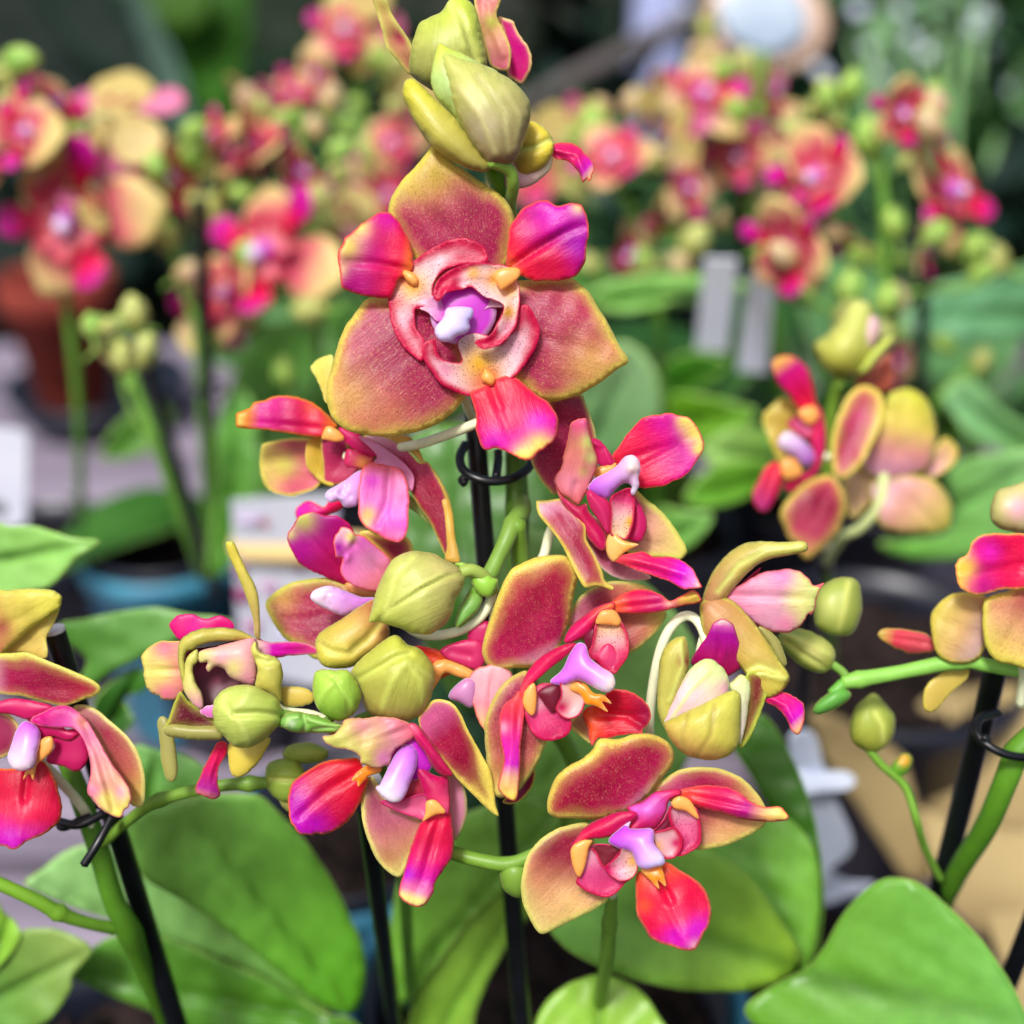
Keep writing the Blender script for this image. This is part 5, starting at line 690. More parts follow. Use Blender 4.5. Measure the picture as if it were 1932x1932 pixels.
# ================================================================== LEFT FRONT PLANT
POT3 = at_h(330, 2010, .10)
P3 = empty('orchid_plant', (POT3.x, POT3.y, .10), 'orchid plant at the left edge on the white-topped black stake', 'orchid', 'potted orchids')
flower(P3, 'flower at the left edge with a wide red and violet lip and pink ruffled side lip', [(60, 1420, -110), (110, 1470, -170), (160, 1530, -230), (182, 1590, -268)], [
 ('sepal', ('c', '-60,700 0,668 100,662 180,660 280,700 400,750 520,800 600,840 647,880 640,915 600,945 540,962 480,987 400,1002 300,982 150,942 -60,900', K(SEPD, z=(-90, -60), base=(-40, 900), tip=(640, 890), rimw=6, rimblobs=[(300, 720, 220, 2.2), (560, 820, 140, 1.6), (50, 680, 150, 2.2), (300, 980, 200, .5)], grad=((0, (220, 160, 180)), (.15, (190, 50, 90)), (.5, (164, 18, 60)), (1, (186, 60, 60))), spk=.5, rimc=(222, 208, 100)))),
 ('sepal', ('c', '470,1010 560,998 640,1040 720,1110 800,1180 870,1270 915,1380 934,1500 922,1642 850,1645 780,1560 700,1400 620,1240 540,1120', K(DUST, z=(-100, -80), base=(500, 1020), tip=(900, 1630), grad=((0, (206, 140, 150)), (.3, (172, 70, 80)), (.7, (190, 120, 80)), (1, (214, 180, 90))), rimw=9))),
 ('sepal', ('c', '-60,1030 60,1060 130,1160 90,1290 0,1345 -60,1335', K(DUST, z=-100, grad=((0, (176, 80, 100)),)))),
 ('lip_lobe', ('c', '-60,1000 60,958 200,968 345,1010 280,1062 180,1092 80,1062 -60,1040', K(CRM, z=-70)), ('c', '330,1190 420,1160 515,1160 562,1260 562,1362 492,1427 400,1392 310,1372 300,1332 350,1272', K(CRM, z=-85)), ('c', '180,1090 300,1060 420,1150 500,1180 440,1230 330,1200 260,1230', K(CRM, z=-75))),
 ('lip', ('c', '-50,1450 50,1410 150,1398 240,1350 302,1380 350,1470 386,1580 397,1700 352,1782 280,1832 180,1872 100,1927 40,1912 -50,1840', K(LIP, z=(-85, -50), base=(200, 1380), tip=(90, 1920), grad=((0, (190, 30, 30)), (.3, (206, 18, 44)), (.6, (220, 30, 60)), (.8, (206, 24, 150)), (1, (200, 40, 200))), rimc=(246, 130, 60), rimw=5, cup=-14, blobs=[(130, 1700, 60, (232, 90, 90), .8), (60, 1860, 70, (196, 20, 200), .8)], seams=[('170,1420 160,1600', -6, 6), ('130,1640 120,1850', 4, 8)], n=520))),
 ('callus', ('c', '250,1240 330,1200 342,1280 290,1342 240,1382 215,1478 190,1440 150,1478 170,1420 230,1380', K(ORG, z=-62))),
 ('column', ('c', '48,1340 70,1260 110,1150 165,1100 240,1140 262,1200 242,1300 220,1390 150,1422 80,1402', K(COLM, z=(-68, -40), base=(180, 1110), tip=(120, 1410), grad=((0, (206, 90, 216)), (.5, (220, 170, 236)), (1, (246, 226, 230)))))),
 ('lip', ('c', '195,1095 300,1030 420,1000 500,1035 560,1100 620,1200 680,1310 740,1400 800,1480 842,1560 832,1640 800,1680 790,1715 765,1728 700,1702 640,1662 590,1602 560,1550 582,1440 575,1340 540,1230 470,1150 350,1142 260,1132', K(LIP, z=(-62, -30), base=(260, 1090), tip=(770, 1710), grad=((0, (214, 50, 130)), (.2, (226, 120, 190)), (.45, (236, 170, 170)), (.75, (232, 190, 150)), (1, (222, 214, 100))), rimc=(240, 140, 150), rimw=3, spk=0, blobs=[(540, 1100, 60, (248, 170, 120), .8), (600, 1550, 50, (236, 150, 180), .8), (770, 1560, 50, (236, 170, 190), .8), (690, 1600, 50, (222, 206, 110))], cup=-8, seams=[('540,1120 640,1340 740,1660', -9, 8), ('600,1300 640,1500 690,1680', 5, 8)], n=520))),
])
flower(P3, 'butter yellow flower cut by the left edge above the white-topped stake', [(10, 1240, -150), (60, 1300, -180), (120, 1400, -210)], [
 ('sepal', ('c', '-60,700 60,620 180,510 300,420 385,360 352,470 300,560 308,650 285,697 150,662 0,672', K(SEP, z=(-140, -120), base=(-30, 690), tip=(370, 380), grad=((0, (214, 170, 90)), (1, (226, 200, 110))), rimc=(226, 206, 110), rimw=4, spk=.1))),
 ('sepal', ('c', '-60,300 60,258 150,248 250,247 350,262 398,295 398,320 380,380 280,450 180,520 60,625 -60,700', K(SEP, z=(-120, -95), base=(-40, 520), tip=(400, 305), grad=((0, (206, 150, 80)), (.3, (216, 186, 90)), (1, (232, 216, 90))), rimc=(236, 224, 110), rimw=6, spk=.1, bulge=16, blobs=[(10, 500, 60, (170, 90, 70), .8)]))),
])
mk('stem', [tube([(120, 1420, -240), (150, 1500, -250), (185, 1600, -270), (215, 1700, -310), (245, 1760, -360), (300, 1900, -560), (340, 2010, -800)], [18, 22, 22, 23, 25, 18, 16], (90, 140, 40), (76, 126, 30), nodes=[(4, .15)]),
            tube([(-40, 1650, -180), (60, 1695, -210), (110, 1722, -240), (160, 1740, -280), (215, 1752, -340)], [13, 14, 15, 13, 14], (120, 170, 44), (110, 160, 50), nodes=[(2, .3)])], P3, label='thick green stem with a side shoot at the left')
mk('stem', [tube([(195, 1590, -260), (240, 1550, -230), (300, 1510, -190), (400, 1485, -170), (470, 1478, -170), (540, 1478, -180), (570, 1500, -185)], [12, 11, 13, 12, 14, 10, 7], (110, 150, 50), (120, 160, 60), nodes=[(2, .3), (4, .3)])], P3, label='side stem reaching right towards blurred buds')
bud(P3, 'blurred round green bud under the small bract', ('5', '770,1370 800,1310 880,1290 960,1310 1000,1380 990,1470 930,1530 850,1520 790,1460', K(BUD, z=-170, bulge=34, grad=((0, (150, 180, 70)), (1, (176, 200, 110))), seams=[('800,1400 980,1410', -6, 5)])))
bud(P3, 'blurred bud above the other blurred one', ('5', '870,1270 900,1220 980,1200 1060,1210 1120,1250 1100,1300 1000,1320 900,1310', K(BUD, z=-185, bulge=26, grad=((0, (160, 186, 80)), (1, (176, 200, 110))))), ('5', '840,1500 900,1480 960,1560 900,1580', K(BUD, z=-180, bulge=10)))
leaves(P3, [
 ('d', '-60,1150 50,1020 200,982 330,1010 440,1080 400,1150 350,1220 330,1300 200,1450 -60,1480', (-640, -600), (-80, 1350), (440, 1080), (70, 120, 50), (110, 140, 80)),
 ('d', '-60,800 20,900 100,1000 60,1100 -20,1180 -60,1200', (-600, -600), (-60, 1200), (60, 900), (96, 150, 50), (110, 160, 60)),
 ('b', '-60,1262 60,1248 200,1250 400,1312 545,1335 430,1420 300,1562 200,1600 100,1622 -60,1630', (-700, -620), (-80, 1450), (540, 1335), (106, 160, 90), (110, 166, 90)),
 ('c', '380,480 560,440 760,400 1000,370 1200,410 1480,450 1420,540 1200,580 900,700 700,800 600,900 540,1010 470,920 560,720 440,600', (-820, -760), (520, 980), (1400, 460), (50, 100, 30), (96, 150, 96)),
 ('c', '600,1000 700,860 860,760 960,800 940,900 800,960 860,1100 760,1200 640,1150', (-860, -840), (700, 1150), (900, 780), (30, 70, 24), (44, 96, 34)),
 ('d', '640,110 760,120 900,150 1000,230 1000,330 850,380 700,420 640,330', (-700, -680), (700, 420), (760, 130), (80, 140, 60), (96, 156, 90)),
])
# ================================================================== RIGHT FRONT PLANT
POT4 = at_h(1830, 1990, .10)
P4 = empty('orchid_plant', (POT4.x, POT4.y, .10), 'orchid plant at the right edge with a green side branch of small buds', 'orchid', 'potted orchids')
flower(P4, 'flower at the right edge, magenta lip above dusty yellow sepals', [(1900, 1200, -130), (1930, 1260, -170), (1925, 1330, -220)], [
 ('lip', ('g', '1120,1850 1140,1815 1200,1810 1300,1822 1405,1850 1440,1932 1300,1952 1180,1902', K(LIP, z=(-210, -220), base=(1420, 1900), tip=(1130, 1850), grad=((0, (206, 110, 90)), (.7, (214, 90, 70)), (1, (206, 180, 80))), rimc=(206, 170, 90)))),
 ('sepal', ('g', '1408,1770 1440,1690 1510,1630 1600,1612 1720,1640 1740,1760 1720,1900 1660,1990 1540,2005 1440,1940', K(SEP, z=(-170, -180), base=(1700, 1860), tip=(1420, 1740), grad=((0, (220, 190, 190)), (.4, (206, 160, 110)), (1, (216, 190, 84))), rimw=9, spk=.2, bulge=12))),
 ('sepal', ('g', '1698,1700 1730,1640 1820,1608 2000,1590 2000,2010 1850,2012 1760,1982 1705,1880', K(SEP, z=(-140, -120), base=(1960, 1650), tip=(1780, 1980), grad=((0, (200, 110, 90)), (.5, (214, 160, 110)), (1, (224, 196, 90))), rimw=12, spk=.8, bulge=10, rimc=(224, 206, 90)))),
 ('lip', ('g', '1548,1480 1570,1430 1610,1400 1650,1322 1720,1290 1820,1288 2000,1320 2000,1560 1800,1602 1680,1627 1610,1612 1562,1560', K(LIP, z=(-110, -95), base=(1980, 1450), tip=(1560, 1500), grad=((0, (232, 50, 60)), (.4, (222, 30, 70)), (.7, (214, 16, 120)), (.85, (228, 130, 110)), (1, (232, 200, 80))), rimc=(240, 170, 80), rimw=5, blobs=[(1600, 1480, 60, (230, 200, 74)), (1740, 1390, 60, (232, 60, 190)), (1700, 1580, 70, (190, 8, 130), .8)], seams=[('1900,1500 1760,1500 1660,1520', -7, 7)], cup=9))),
 ('sepal', ('h', '1200,360 1220,290 1280,240 1400,190 1420,250 1335,330 1262,412 1212,412', K(SEP, z=-210, grad=((0, (214, 180, 90)),), rimw=5, spk=0))),
])
bud(P4, 'half-open pale bud above the magenta lip at the right edge', ('g', '1738,1160 1770,1062 1830,1030 1930,1000 2000,980 2000,1270 1850,1277 1762,1240', K(BUD, z=-180, bulge=40, grad=((0, (190, 190, 110)), (1, (206, 180, 130))), blobs=[(1900, 1150, 80, (226, 170, 180))])))
mk('stem', [tube([(2040, 1262, -230), (1990, 1275, -190), (1930, 1268, -190), (1862, 1255, -190), (1810, 1247, -195), (1700, 1268, -200), (1620, 1282, -205), (1590, 1287, -205)], [12, 12, 13, 15, 17, 15, 17, 14], (130, 190, 84), (140, 200, 84), nodes=[(4, .2), (6, .15)]),
            tube([(1590, 1290, -205), (1570, 1310, -205)], 12, (110, 180, 70))], P4, label='bright green side branch crossing above the clip at right')
bud(P4, 'tiny pointed green bud at the left end of the right-hand branch', ('h', '668,410 700,360 770,312 832,310 850,350 790,400 710,432 680,430', K(BUD, z=-205, bulge=20, grad=((0, (100, 170, 70)),))))
bud(P4, 'oval striped green bud resting above the branch end', ('h', '500,70 520,30 600,15 700,50 768,110 775,170 740,222 690,232 620,205 540,140', K(BUD, z=-200, bulge=40, base=(750, 200), tip=(510, 50), grad=((0, (176, 180, 80)), (1, (150, 190, 90))), blobs=[(680, 120, 60, (206, 206, 120))], seams=[('520,70 620,140 730,210', -5, 6), ('530,40 660,90 760,150', 3, 7)])), stem=[(1568, 1252, -205), (1590, 1268, -205), (1600, 1285, -205)], rad=9)
bud(P4, 'round green bud higher up behind the pale pink lip', ('g', '765,1650 790,1600 860,1545 960,1530 1020,1570 1032,1700 1012,1790 960,1850 860,1850 780,1800 762,1720', K(BUD, z=-230, bulge=44, grad=((0, (150, 170, 70)), (1, (166, 184, 84))), blobs=[(850, 1700, 80, (190, 204, 110))], seams=[('960,1560 940,1700 900,1840', 3, 9)])))
bud(P4, 'single green bud on its own upright stalk at right', ('h', '845,490 862,420 900,370 960,330 1010,370 1062,440 1062,520 1030,580 960,622 900,600 858,560', K(BUD, z=-330, bulge=40, base=(940, 620), tip=(960, 335), grad=((0, (160, 166, 60)), (1, (160, 180, 80))), seams=[('960,420 1000,480 1010,560', -4, 7)])),
    stem=[(1640, 1415, -330), (1665, 1445, -340), (1700, 1475, -350), (1715, 1500, -355), (1730, 1550, -360), (1745, 1600, -440), (1775, 1660, -530)], rad=9, col=(120, 170, 60))
bud(P4, 'thumb-size bud tip with an orange spot on the branching stalk', ('h', '1040,700 1080,640 1120,620 1150,650 1130,710 1080,740', K(BUD, z=-350, bulge=14, grad=((0, (90, 150, 40)),), blobs=[(1110, 655, 28, (236, 160, 60))])))
mk('stem', [tube([(2150, 980, -260), (2090, 1160, -250), (2030, 1270, -242), (1990, 1330, -240), (1955, 1380, -250), (1920, 1420, -260), (1895, 1480, -280), (1860, 1560, -360), (1800, 1660, -540), (1780, 1750, -700), (1800, 1990, -900)], [14, 17, 20, 23, 24, 26, 25, 25, 24, 18, 16], (100, 156, 46), (84, 136, 30), nodes=[(5, .12)])], P4, label='thick green stem beside the clipped stake at right')
# ================================================================== MID-DISTANCE PLANT (the flower pair at right)
POT5 = at_h(1640, 1140, .09)
zM = ZD(.31)
P5 = empty('orchid_plant', (POT5.x, POT5.y, .09), 'orchid plant behind at right carrying a side-view flower and one seen from the back', 'orchid', 'potted orchids')
flower(P5, 'soft-focus flower facing left with a red lip up and crimson sepals', [(1555, 860, zM-20), (1590, 880, zM-90), (1570, 930, zM-140), (1560, 1040, zM-200)], [
 ('sepal', ('g', '483,650 540,580 600,535 700,600 680,720 620,860 580,900 520,780', K(SEP, z=(zM-50, zM-50), grad=((0, (206, 170, 80)),), rimw=8, rimc=(220, 200, 90), spk=.2, wav=8))),
 ('sepal', ('g', '870,900 868,760 910,620 970,510 1050,470 1120,500 1152,570 1130,700 1082,800 1030,900 940,980 880,960', K(SEPD, z=(zM, zM-30), base=(880, 940), tip=(1080, 480), rimw=9, grad=((0, (206, 70, 110)), (.3, (186, 24, 84)), (.7, (206, 90, 120)), (1, (206, 110, 90))), cup=12, rimblobs=[(1100, 650, 200, 2)]))),
 ('sepal', ('g', '580,1180 620,1100 700,1020 800,970 880,975 942,1080 942,1180 902,1280 830,1362 740,1432 690,1402 620,1300', K(SEPD, z=(zM, zM+10), base=(850, 980), tip=(700, 1420), rimw=11, grad=((0, (206, 60, 100)), (.3, (164, 24, 66)), (.7, (206, 110, 110)), (1, (222, 170, 110))), bulge=20))),
 ('lip', ('g', '532,350 580,308 650,312 720,360 752,430 775,540 785,620 740,640 680,595 620,520 560,440', K(LIP, z=(zM+10, zM+50), base=(760, 610), tip=(560, 330), grad=((0, (240, 70, 40)), (.3, (222, 30, 60)), (.75, (206, 24, 130)), (.9, (232, 160, 90)), (1, (232, 200, 90)))))),
 ('lip', ('g', '428,1080 460,1000 500,920 560,895 605,950 572,1060 520,1152 470,1162', K(LIP, z=(zM+30, zM+50), base=(560, 910), tip=(460, 1150), grad=((0, (232, 60, 40)), (.5, (206, 30, 70)), (1, (170, 50, 120)))))),
 ('lip_lobe', ('g', '735,600 800,590 832,700 835,820 785,950 720,1000 640,1060 600,1010 740,940 765,850 740,750', K(CRM, z=(zM+10, zM+10), base=(790, 600), tip=(640, 1040), grad=((0, (240, 80, 70)), (.5, (220, 60, 110)), (1, (222, 50, 80))))), ('g', '620,680 700,640 760,700 740,760 680,740', K(CUP, z=zM, grad=((0, (214, 120, 140)),), rimw=5))),
 ('callus', ('g', '680,620 760,585 795,640 740,690', K(ORG, z=zM+20)), ('g', '585,900 650,865 705,950 640,990 595,970', K(ORG, z=zM+30))),
 ('column', ('g', '568,780 610,728 670,745 750,815 772,880 720,922 650,862 590,832', K(COLM, z=(zM+20, zM+50), base=(750, 890), tip=(590, 770), grad=((0, (206, 120, 226)), (1, (240, 220, 240)))))),
], rad=10)
zM2 = ZD(.325)
flower(P5, 'soft-focus yellow and pink flower seen from behind with its pale stalk', [(1667, 895, zM2+10), (1660, 950, zM2+20), (1625, 995, zM2-20), (1590, 1015, zM2-80), (1560, 1060, zM2-200)], [
 ('sepal', ('g', '1020,900 1100,750 1160,560 1220,500 1300,488 1380,540 1432,650 1442,800 1400,920 1250,990 1100,980', K(SEP, z=(zM2, zM2+30), base=(1180, 970), tip=(1280, 500), grad=((0, (232, 180, 210)), (.3, (228, 170, 150)), (.6, (220, 190, 90)), (1, (206, 196, 60))), rimc=(214, 200, 90), rimw=8, spk=0, bulge=26, curl=4))),
 ('sepal', ('g', '1080,1010 1250,960 1400,980 1480,1040 1527,1120 1522,1240 1460,1282 1300,1292 1150,1262 1085,1150', K(SEP, z=(zM2, zM2+20), base=(1150, 980), tip=(1500, 1260), grad=((0, (236, 196, 220)), (.4, (226, 180, 150)), (1, (214, 190, 90))), rimc=(214, 200, 84), rimw=12, spk=0, bulge=24, seams=[('1170,1000 1300,1120 1440,1250', -4, 8)]))),
 ('sepal', ('g', '930,990 1050,890 1130,950 1130,1060 1050,1152 980,1202 935,1100', K(SEP, z=zM2-10, grad=((0, (220, 190, 150)),), spk=0, rimw=8))),
 ('petal', ('g', '1370,920 1450,800 1500,758 1562,830 1542,900 1480,952 1400,990', K(SEP, z=zM2-30, grad=((0, (236, 180, 200)), (1, (232, 190, 120))), spk=0, rimw=8, base=(1380, 960), tip=(1550, 830)))),
], col=(206, 220, 150), rad=14)
bud(P5, 'soft-focus half-open bud above the flower pair', ('g', '768,250 850,180 930,70 980,0 1060,10 1100,90 1110,200 1080,330 1000,420 880,425 800,350', K(BUD, z=zM2-10, bulge=60, base=(930, 420), tip=(1000, 10), grad=((0, (170, 170, 60)), (1, (196, 204, 110))))), ('g', '980,360 990,200 1040,100 1110,90 1140,170 1090,260 1040,340', K(BUD, z=zM2+10, bulge=30, grad=((0, (232, 190, 190)), (1, (206, 210, 130))))), ('g', '1010,400 1080,290 1150,220 1205,200 1200,240 1150,300 1060,400', K(BUD, z=zM2+30, bulge=24, grad=((0, (190, 206, 90)),))), ('g', '985,470 1020,410 1120,330 1190,300 1210,400 1190,490 1090,510', K(SEP, z=zM2-60, grad=((0, (196, 90, 60)),), rimw=4, rimc=(206, 150, 90))),
    stem=[(1585, 720, zM2-10), (1572, 760, zM2-60), (1562, 850, zM2-120), (1560, 1000, zM2-200)], rad=16, col=(120, 160, 50))
mk('stem', [tube([(1580, 700, zM2-60), (1565, 850, zM2-160), (1560, 1050, zM2-260), (1570, 1250, zM2-700)], 15, (110, 160, 50), GRND)], P5)
leaves(P5, [
 ('g', '1140,1340 1480,1290 1530,1130 1500,1000 1560,900 1750,850 2000,860 2000,1300 1800,1380 1600,1430 1400,1440 1200,1400', (ZD(.44), ZD(.40)), (1150, 1370), (1980, 900), (84, 150, 60), (104, 160, 110)),
 ('g', '1480,520 1600,440 1700,480 1800,600 2000,740 2000,880 1800,830 1640,760 1540,640', (ZD(.5), ZD(.48)), (1980, 830), (1500, 500), (84, 140, 84), (110, 170, 130)),
 ('g', '-20,530 200,538 330,570 445,622 300,750 160,785 -20,760', (ZD(.5), ZD(.48)), (-20, 680), (440, 620), (70, 120, 20), (76, 130, 34)),
 ('g', '150,830 230,750 330,700 500,720 565,840 450,925 250,930', (ZD(.46), ZD(.45)), (560, 880), (160, 820), (90, 140, 60), (120, 166, 100)),
 ('g', '75,1050 200,930 360,890 520,900 565,960 400,1085 200,1145 70,1125', (ZD(.45), ZD(.44)), (560, 960), (80, 1100), (64, 116, 20), (80, 140, 44)),
 ('g', '-100,1160 60,1165 205,1190 100,1345 -100,1400', (ZD(.42), ZD(.41)), (-100, 1350), (200, 1195), (90, 150, 70), (100, 160, 90)),
 ('F', '1090,720 1130,660 1190,650 1235,700 1245,780 1200,850 1120,870 1090,800', (ZD(.5), ZD(.46)), (1100, 860), (1200, 660), (84, 140, 90), (130, 180, 140)),
 ('g', '-60,360 60,300 200,300 290,360 200,440 60,520 -60,540', (ZD(.52), ZD(.5)), (-40, 500), (290, 360), (40, 96, 16), (50, 110, 24)),
])

# ================================================================== GENERIC FLOWER, BUD (built once, copied)
def gen_flower(openness, pale):
    mp = Lmap
    root = mk('flower', [tube([(0, 0, -10), (5, -20, -50), (20, -60, -80), (60, -110, -90)], 9, (200, 210, 150), mp=mp, seg=8, sub=3)], None)
    WP.pop(root.name, None)
    def rot(pl, a):
        c, s = math.cos(a), math.sin(a); return np.array([(x*c-y*s, x*s+y*c) for x, y in pl])
    sepo = np.array([(-14, 5), (-70, 60), (-105, 130), (-95, 200), (-50, 245), (0, 272), (55, 240), (100, 195), (105, 130), (72, 60), (14, 5)], float)
    lipo = np.array([(-14, 90), (-40, 130), (-62, 170), (-55, 215), (-20, 240), (25, 238), (60, 210), (62, 168), (38, 128), (14, 90)], float)
    cupo = np.array([(-10, 15), (-55, 30), (-85, 70), (-70, 105), (-25, 95), (0, 108), (25, 95), (70, 105), (85, 70), (55, 30), (10, 15)], float)
    kids = []
    for k in range(3):
        sx, sy = random.uniform(.85, 1.2), random.uniform(.8, 1.1); dz_ = random.uniform(-40, 60); lx, ly = random.uniform(.8, 1.25), random.uniform(.85, 1.15)
        a = 2*math.pi*k/3+random.uniform(-.16, .16); tip = rot([(0, 260)], a)[0]
        kids.append(mk('sepal', [patch('L', rot(sepo*[sx, sy], a), **K(SEP if not pale else DUST, mp=mp, grad=((0, (240, 170, 210)), (.25, (224, 50, 104)), (.55, (228, 110, 122) if not pale else (240, 200, 180)), (.9, (240, 224, 140)), (1, (240, 228, 140))), rimw=18, rimc=(242, 230, 150), z=(-15, -10+openness*70+dz_), base=(0, 0), tip=tuple(tip), n=110, bulge=14, spk=.6, back=(224, 210, 130), blobs=[(tip[0]*.85, tip[1]*.85, 90, (238, 206, 150), .6)]))], None))
        b = a+math.pi/3; tip = rot([(0, 235)], b)[0]; bs = rot([(0, 80)], b)[0]
        kids.append(mk('lip', [patch('L', rot(lipo*[lx, ly], b), **K(LIP, mp=mp, z=(25, 50+openness*60-dz_), base=tuple(bs), tip=tuple(tip), n=70, rimc=(250, 170, 90)))], None))
        kids.append(mk('lip_lobe', [patch('L', rot(cupo, b), **K(CUP, mp=mp, z=(5, 30), base=(0, 0), tip=tuple(bs*1.2), n=70, curl=20, dots=.3, rimw=26, grad=((0, (232, 150, 220)), (.6, (240, 170, 160)), (1, (240, 130, 70)))))], None))
    kids.append(mk('column', [ball(0, 5, 40, 38, 32, 30, (214, 90, 214), mp=mp), ball(-8, -14, 68, 24, 28, 26, WLIL, mp=mp)], None))
    for o in kids: o.parent = root; o.location = WP[o.name]-Vector(root.location)
    return root, kids
def gen_bud(g1, g2):
    mp = Lmap
    b = mk('bud', [patch('L', np.array([(-10, -5), (-48, 30), (-56, 75), (-34, 120), (0, 145), (34, 120), (56, 75), (48, 30), (10, -5)], float), **K(BUD, mp=mp, z=0, base=(0, 0), tip=(0, 140), bulge=50, backh=1.0, n=120, grad=((0, g1), (1, g2)), spk=0, seams=[('0,140 -20,70 0,0', 4, 8)]))]
           + [tube([(0, 5, 0), (0, -30, 0), (6, -70, 0)], 8, GRN, mp=mp, seg=8, sub=2)], None)
    return b
GBS = [gen_bud((120, 160, 60), (150, 196, 90)), gen_bud((150, 150, 80), (190, 200, 120)), gen_bud((170, 130, 90), (206, 180, 150))]
GF = [gen_flower(.1, False), gen_flower(.7, False), gen_flower(.35, True)]
USED = set()
def wrot(yaw, pitch, roll):
    # flower's +Z looks at the camera when yaw=pitch=0
    return (RX @ Matrix.Rotation(math.radians(yaw), 3, 'Y') @ Matrix.Rotation(math.radians(pitch), 3, 'X') @ Matrix.Rotation(math.radians(roll), 3, 'Z')).to_euler()
def put_flower(plant, k, x, y, D, size, yaw, pitch, roll, label=None):
    yaw += random.uniform(-30, 30); pitch += random.uniform(-25, 25)
    root, kids = GF[k]
    w = P(x, y, ZD(D)); s = size/540*D/D0
    if k in USED: r = root.copy(); COL.objects.link(r); ks = [c.copy() for c in kids]
    else: r, ks = root, kids
    r.parent = plant; r.location = w-WP[plant.name]; r.rotation_euler = wrot(yaw, pitch, roll); r.scale = (s, s, s)
    if k in USED:
        for c in ks: COL.objects.link(c); c.parent = r
    USED.add(k)
    if label: r['label'] = label
    return r
def put_bud(plant, x, y, D, size, lean, label=None):
    size *= random.uniform(.7, 1.05); w = P(x, y, ZD(D)); s = size/150*D/D0
    k = random.choice((0, 0, 1, 1, 2)); b = GBS[k]
    if ('b', k) in USED: b = b.copy(); COL.objects.link(b)
    USED.add(('b', k))
    b.parent = plant; b.location = w-WP[plant.name]; b.rotation_euler = wrot(random.uniform(-40, 40), random.uniform(-30, 20), lean); b.scale = (s, s, s)
    return b

def gen_leaf(k):
    o = np.array([(-60, 0), (-150, 250), (-260, 620), (-300, 950), (-240, 1230), (-90, 1430), (20, 1490), (130, 1410), (260, 1200), (300, 930), (250, 600), (140, 240), (60, 0)], float)
    c1 = ((50, 98, 28), (36, 78, 28), (80, 124, 72))[k]
    return mk('leaf', [patch('L', o, **K(LF, mp=Lmap, z=(0, -150), arch=260, base=(0, 0), tip=(0, 1490), cup=90, mid=-60, midw=60, thick=14, n=140, wav=20, curlw=40, jag=4,
              grad=((0, c1), (1, tuple(v*1.12 for v in c1)))))], None)
GL = [gen_leaf(0), gen_leaf(1), gen_leaf(2)]
def put_leaf(plant, w, az, tilt, s):
    k = random.choice((0, 1, 2)); b = GL[k]
    if ('l', k) in USED: b = b.copy(); COL.objects.link(b)
    USED.add(('l', k)); b.parent = plant
    M_ = Matrix.Rotation(az, 3, 'Z') @ Matrix.Rotation(tilt, 3, 'X')
    b.rotation_euler = M_.to_euler(); b.scale = (s, s, s)
    b.location = Vector(w)-WP[plant.name] + M_ @ (Vector((0, .0745, 0))*s)
NF = [0]; BPOTS = []
FILLS = [
  ((0, 90, 110, 420, 1, 2), (110, 200, 240, 470, 1, 3)),
  ((280, 300, 370, 420, 0, 3), (400, 440, 620, 620, 1, 4)),
  ((340, 230, 640, 430, 3, 9),),
  ((600, 10, 760, 420, 2, 6),),
  ((180, 600, 300, 700, 0, 4),),
  ((1040, 190, 1330, 520, 3, 11),),
  ((1290, 90, 1490, 430, 2, 8),),
  ((1480, 170, 1780, 480, 2, 10), (1480, 480, 1720, 640, 1, 9), (1800, 440, 1900, 540, 0, 3)),
  (),
]
def back_plant(label, D, foot, spike, flowers, buds, rad=12, leavesl=(), side=()):
    w = at_h(foot[0], foot[1], .09)
    pl = empty('orchid_plant', (w.x, w.y, .09), label, 'orchid', 'potted orchids')
    mk('stem', [tube([(x, y, ZD(D)+dz) for x, y, dz in spike], rad*D/D0*.8, (104, 156, 54), GRND)]+[tube([(x, y, ZD(D)+dz) for x, y, dz in s], rad*.6*D/D0*.8, GRN) for s in side], pl)
    for f in flowers:
        x, y, s, k, yw, pt, rl = f[:7]
        put_flower(pl, k, x, y, D+random.uniform(-.012, .012)+(f[7] if len(f) > 7 else 0), s, yw, pt, rl)
    for x, y, s, ln in buds: put_bud(pl, x, y, D+random.uniform(-.01, .01), s, ln)
    fill = FILLS[NF[0]]; nl = (0, 0, 3, 4, 0, 5, 5, 6, 3)[NF[0]]; NF[0] += 1
    for (x0, y0_, x1, y1, nf, nb) in fill:
        for i in range(nf): put_flower(pl, random.choice((0, 1, 2, 2)), random.uniform(x0, x1), random.uniform(y0_, y1), D+random.uniform(-.03, .05), random.uniform(150, 225), random.uniform(-80, 80)+random.choice((0, 0, 180)), random.uniform(-40, 30), random.uniform(0, 120))
        for i in range(nb): put_bud(pl, random.uniform(x0, x1), random.uniform(y0_, y1), D+random.uniform(-.03, .04), random.uniform(50, 95), random.uniform(-90, 90))
    for i in range(nl):
        put_leaf(pl, (w.x, w.y, .085), i*6.28/max(nl, 1)+random.uniform(-.4, .4), math.radians(random.uniform(15, 60)), random.uniform(.75, 1.15))
    if leavesl: leaves(pl, leavesl)
    BPOTS.append((w.x, w.y, label))
    return pl
zl = lambda D, a=0: (ZD(D), ZD(D)+a)
back_plant('blurred orchid plant at the far left edge, yellow-backed flower beside a pink one', .46, (60, 1000),
  [(75, 330, -200), (100, 420, -200), (130, 600, -300), (150, 800, -500), (150, 1000, -900)],
  [(45, 300, 300, 0, -35, 5, 20), (180, 230, 290, 1, 165, 10, 10), (190, 440, 340, 0, 0, 0, 30), (95, 210, 170, 1, 60, -30, 90)], [(15, 150, 70, 20), (40, 125, 55, -10), (10, 195, 60, 60)])
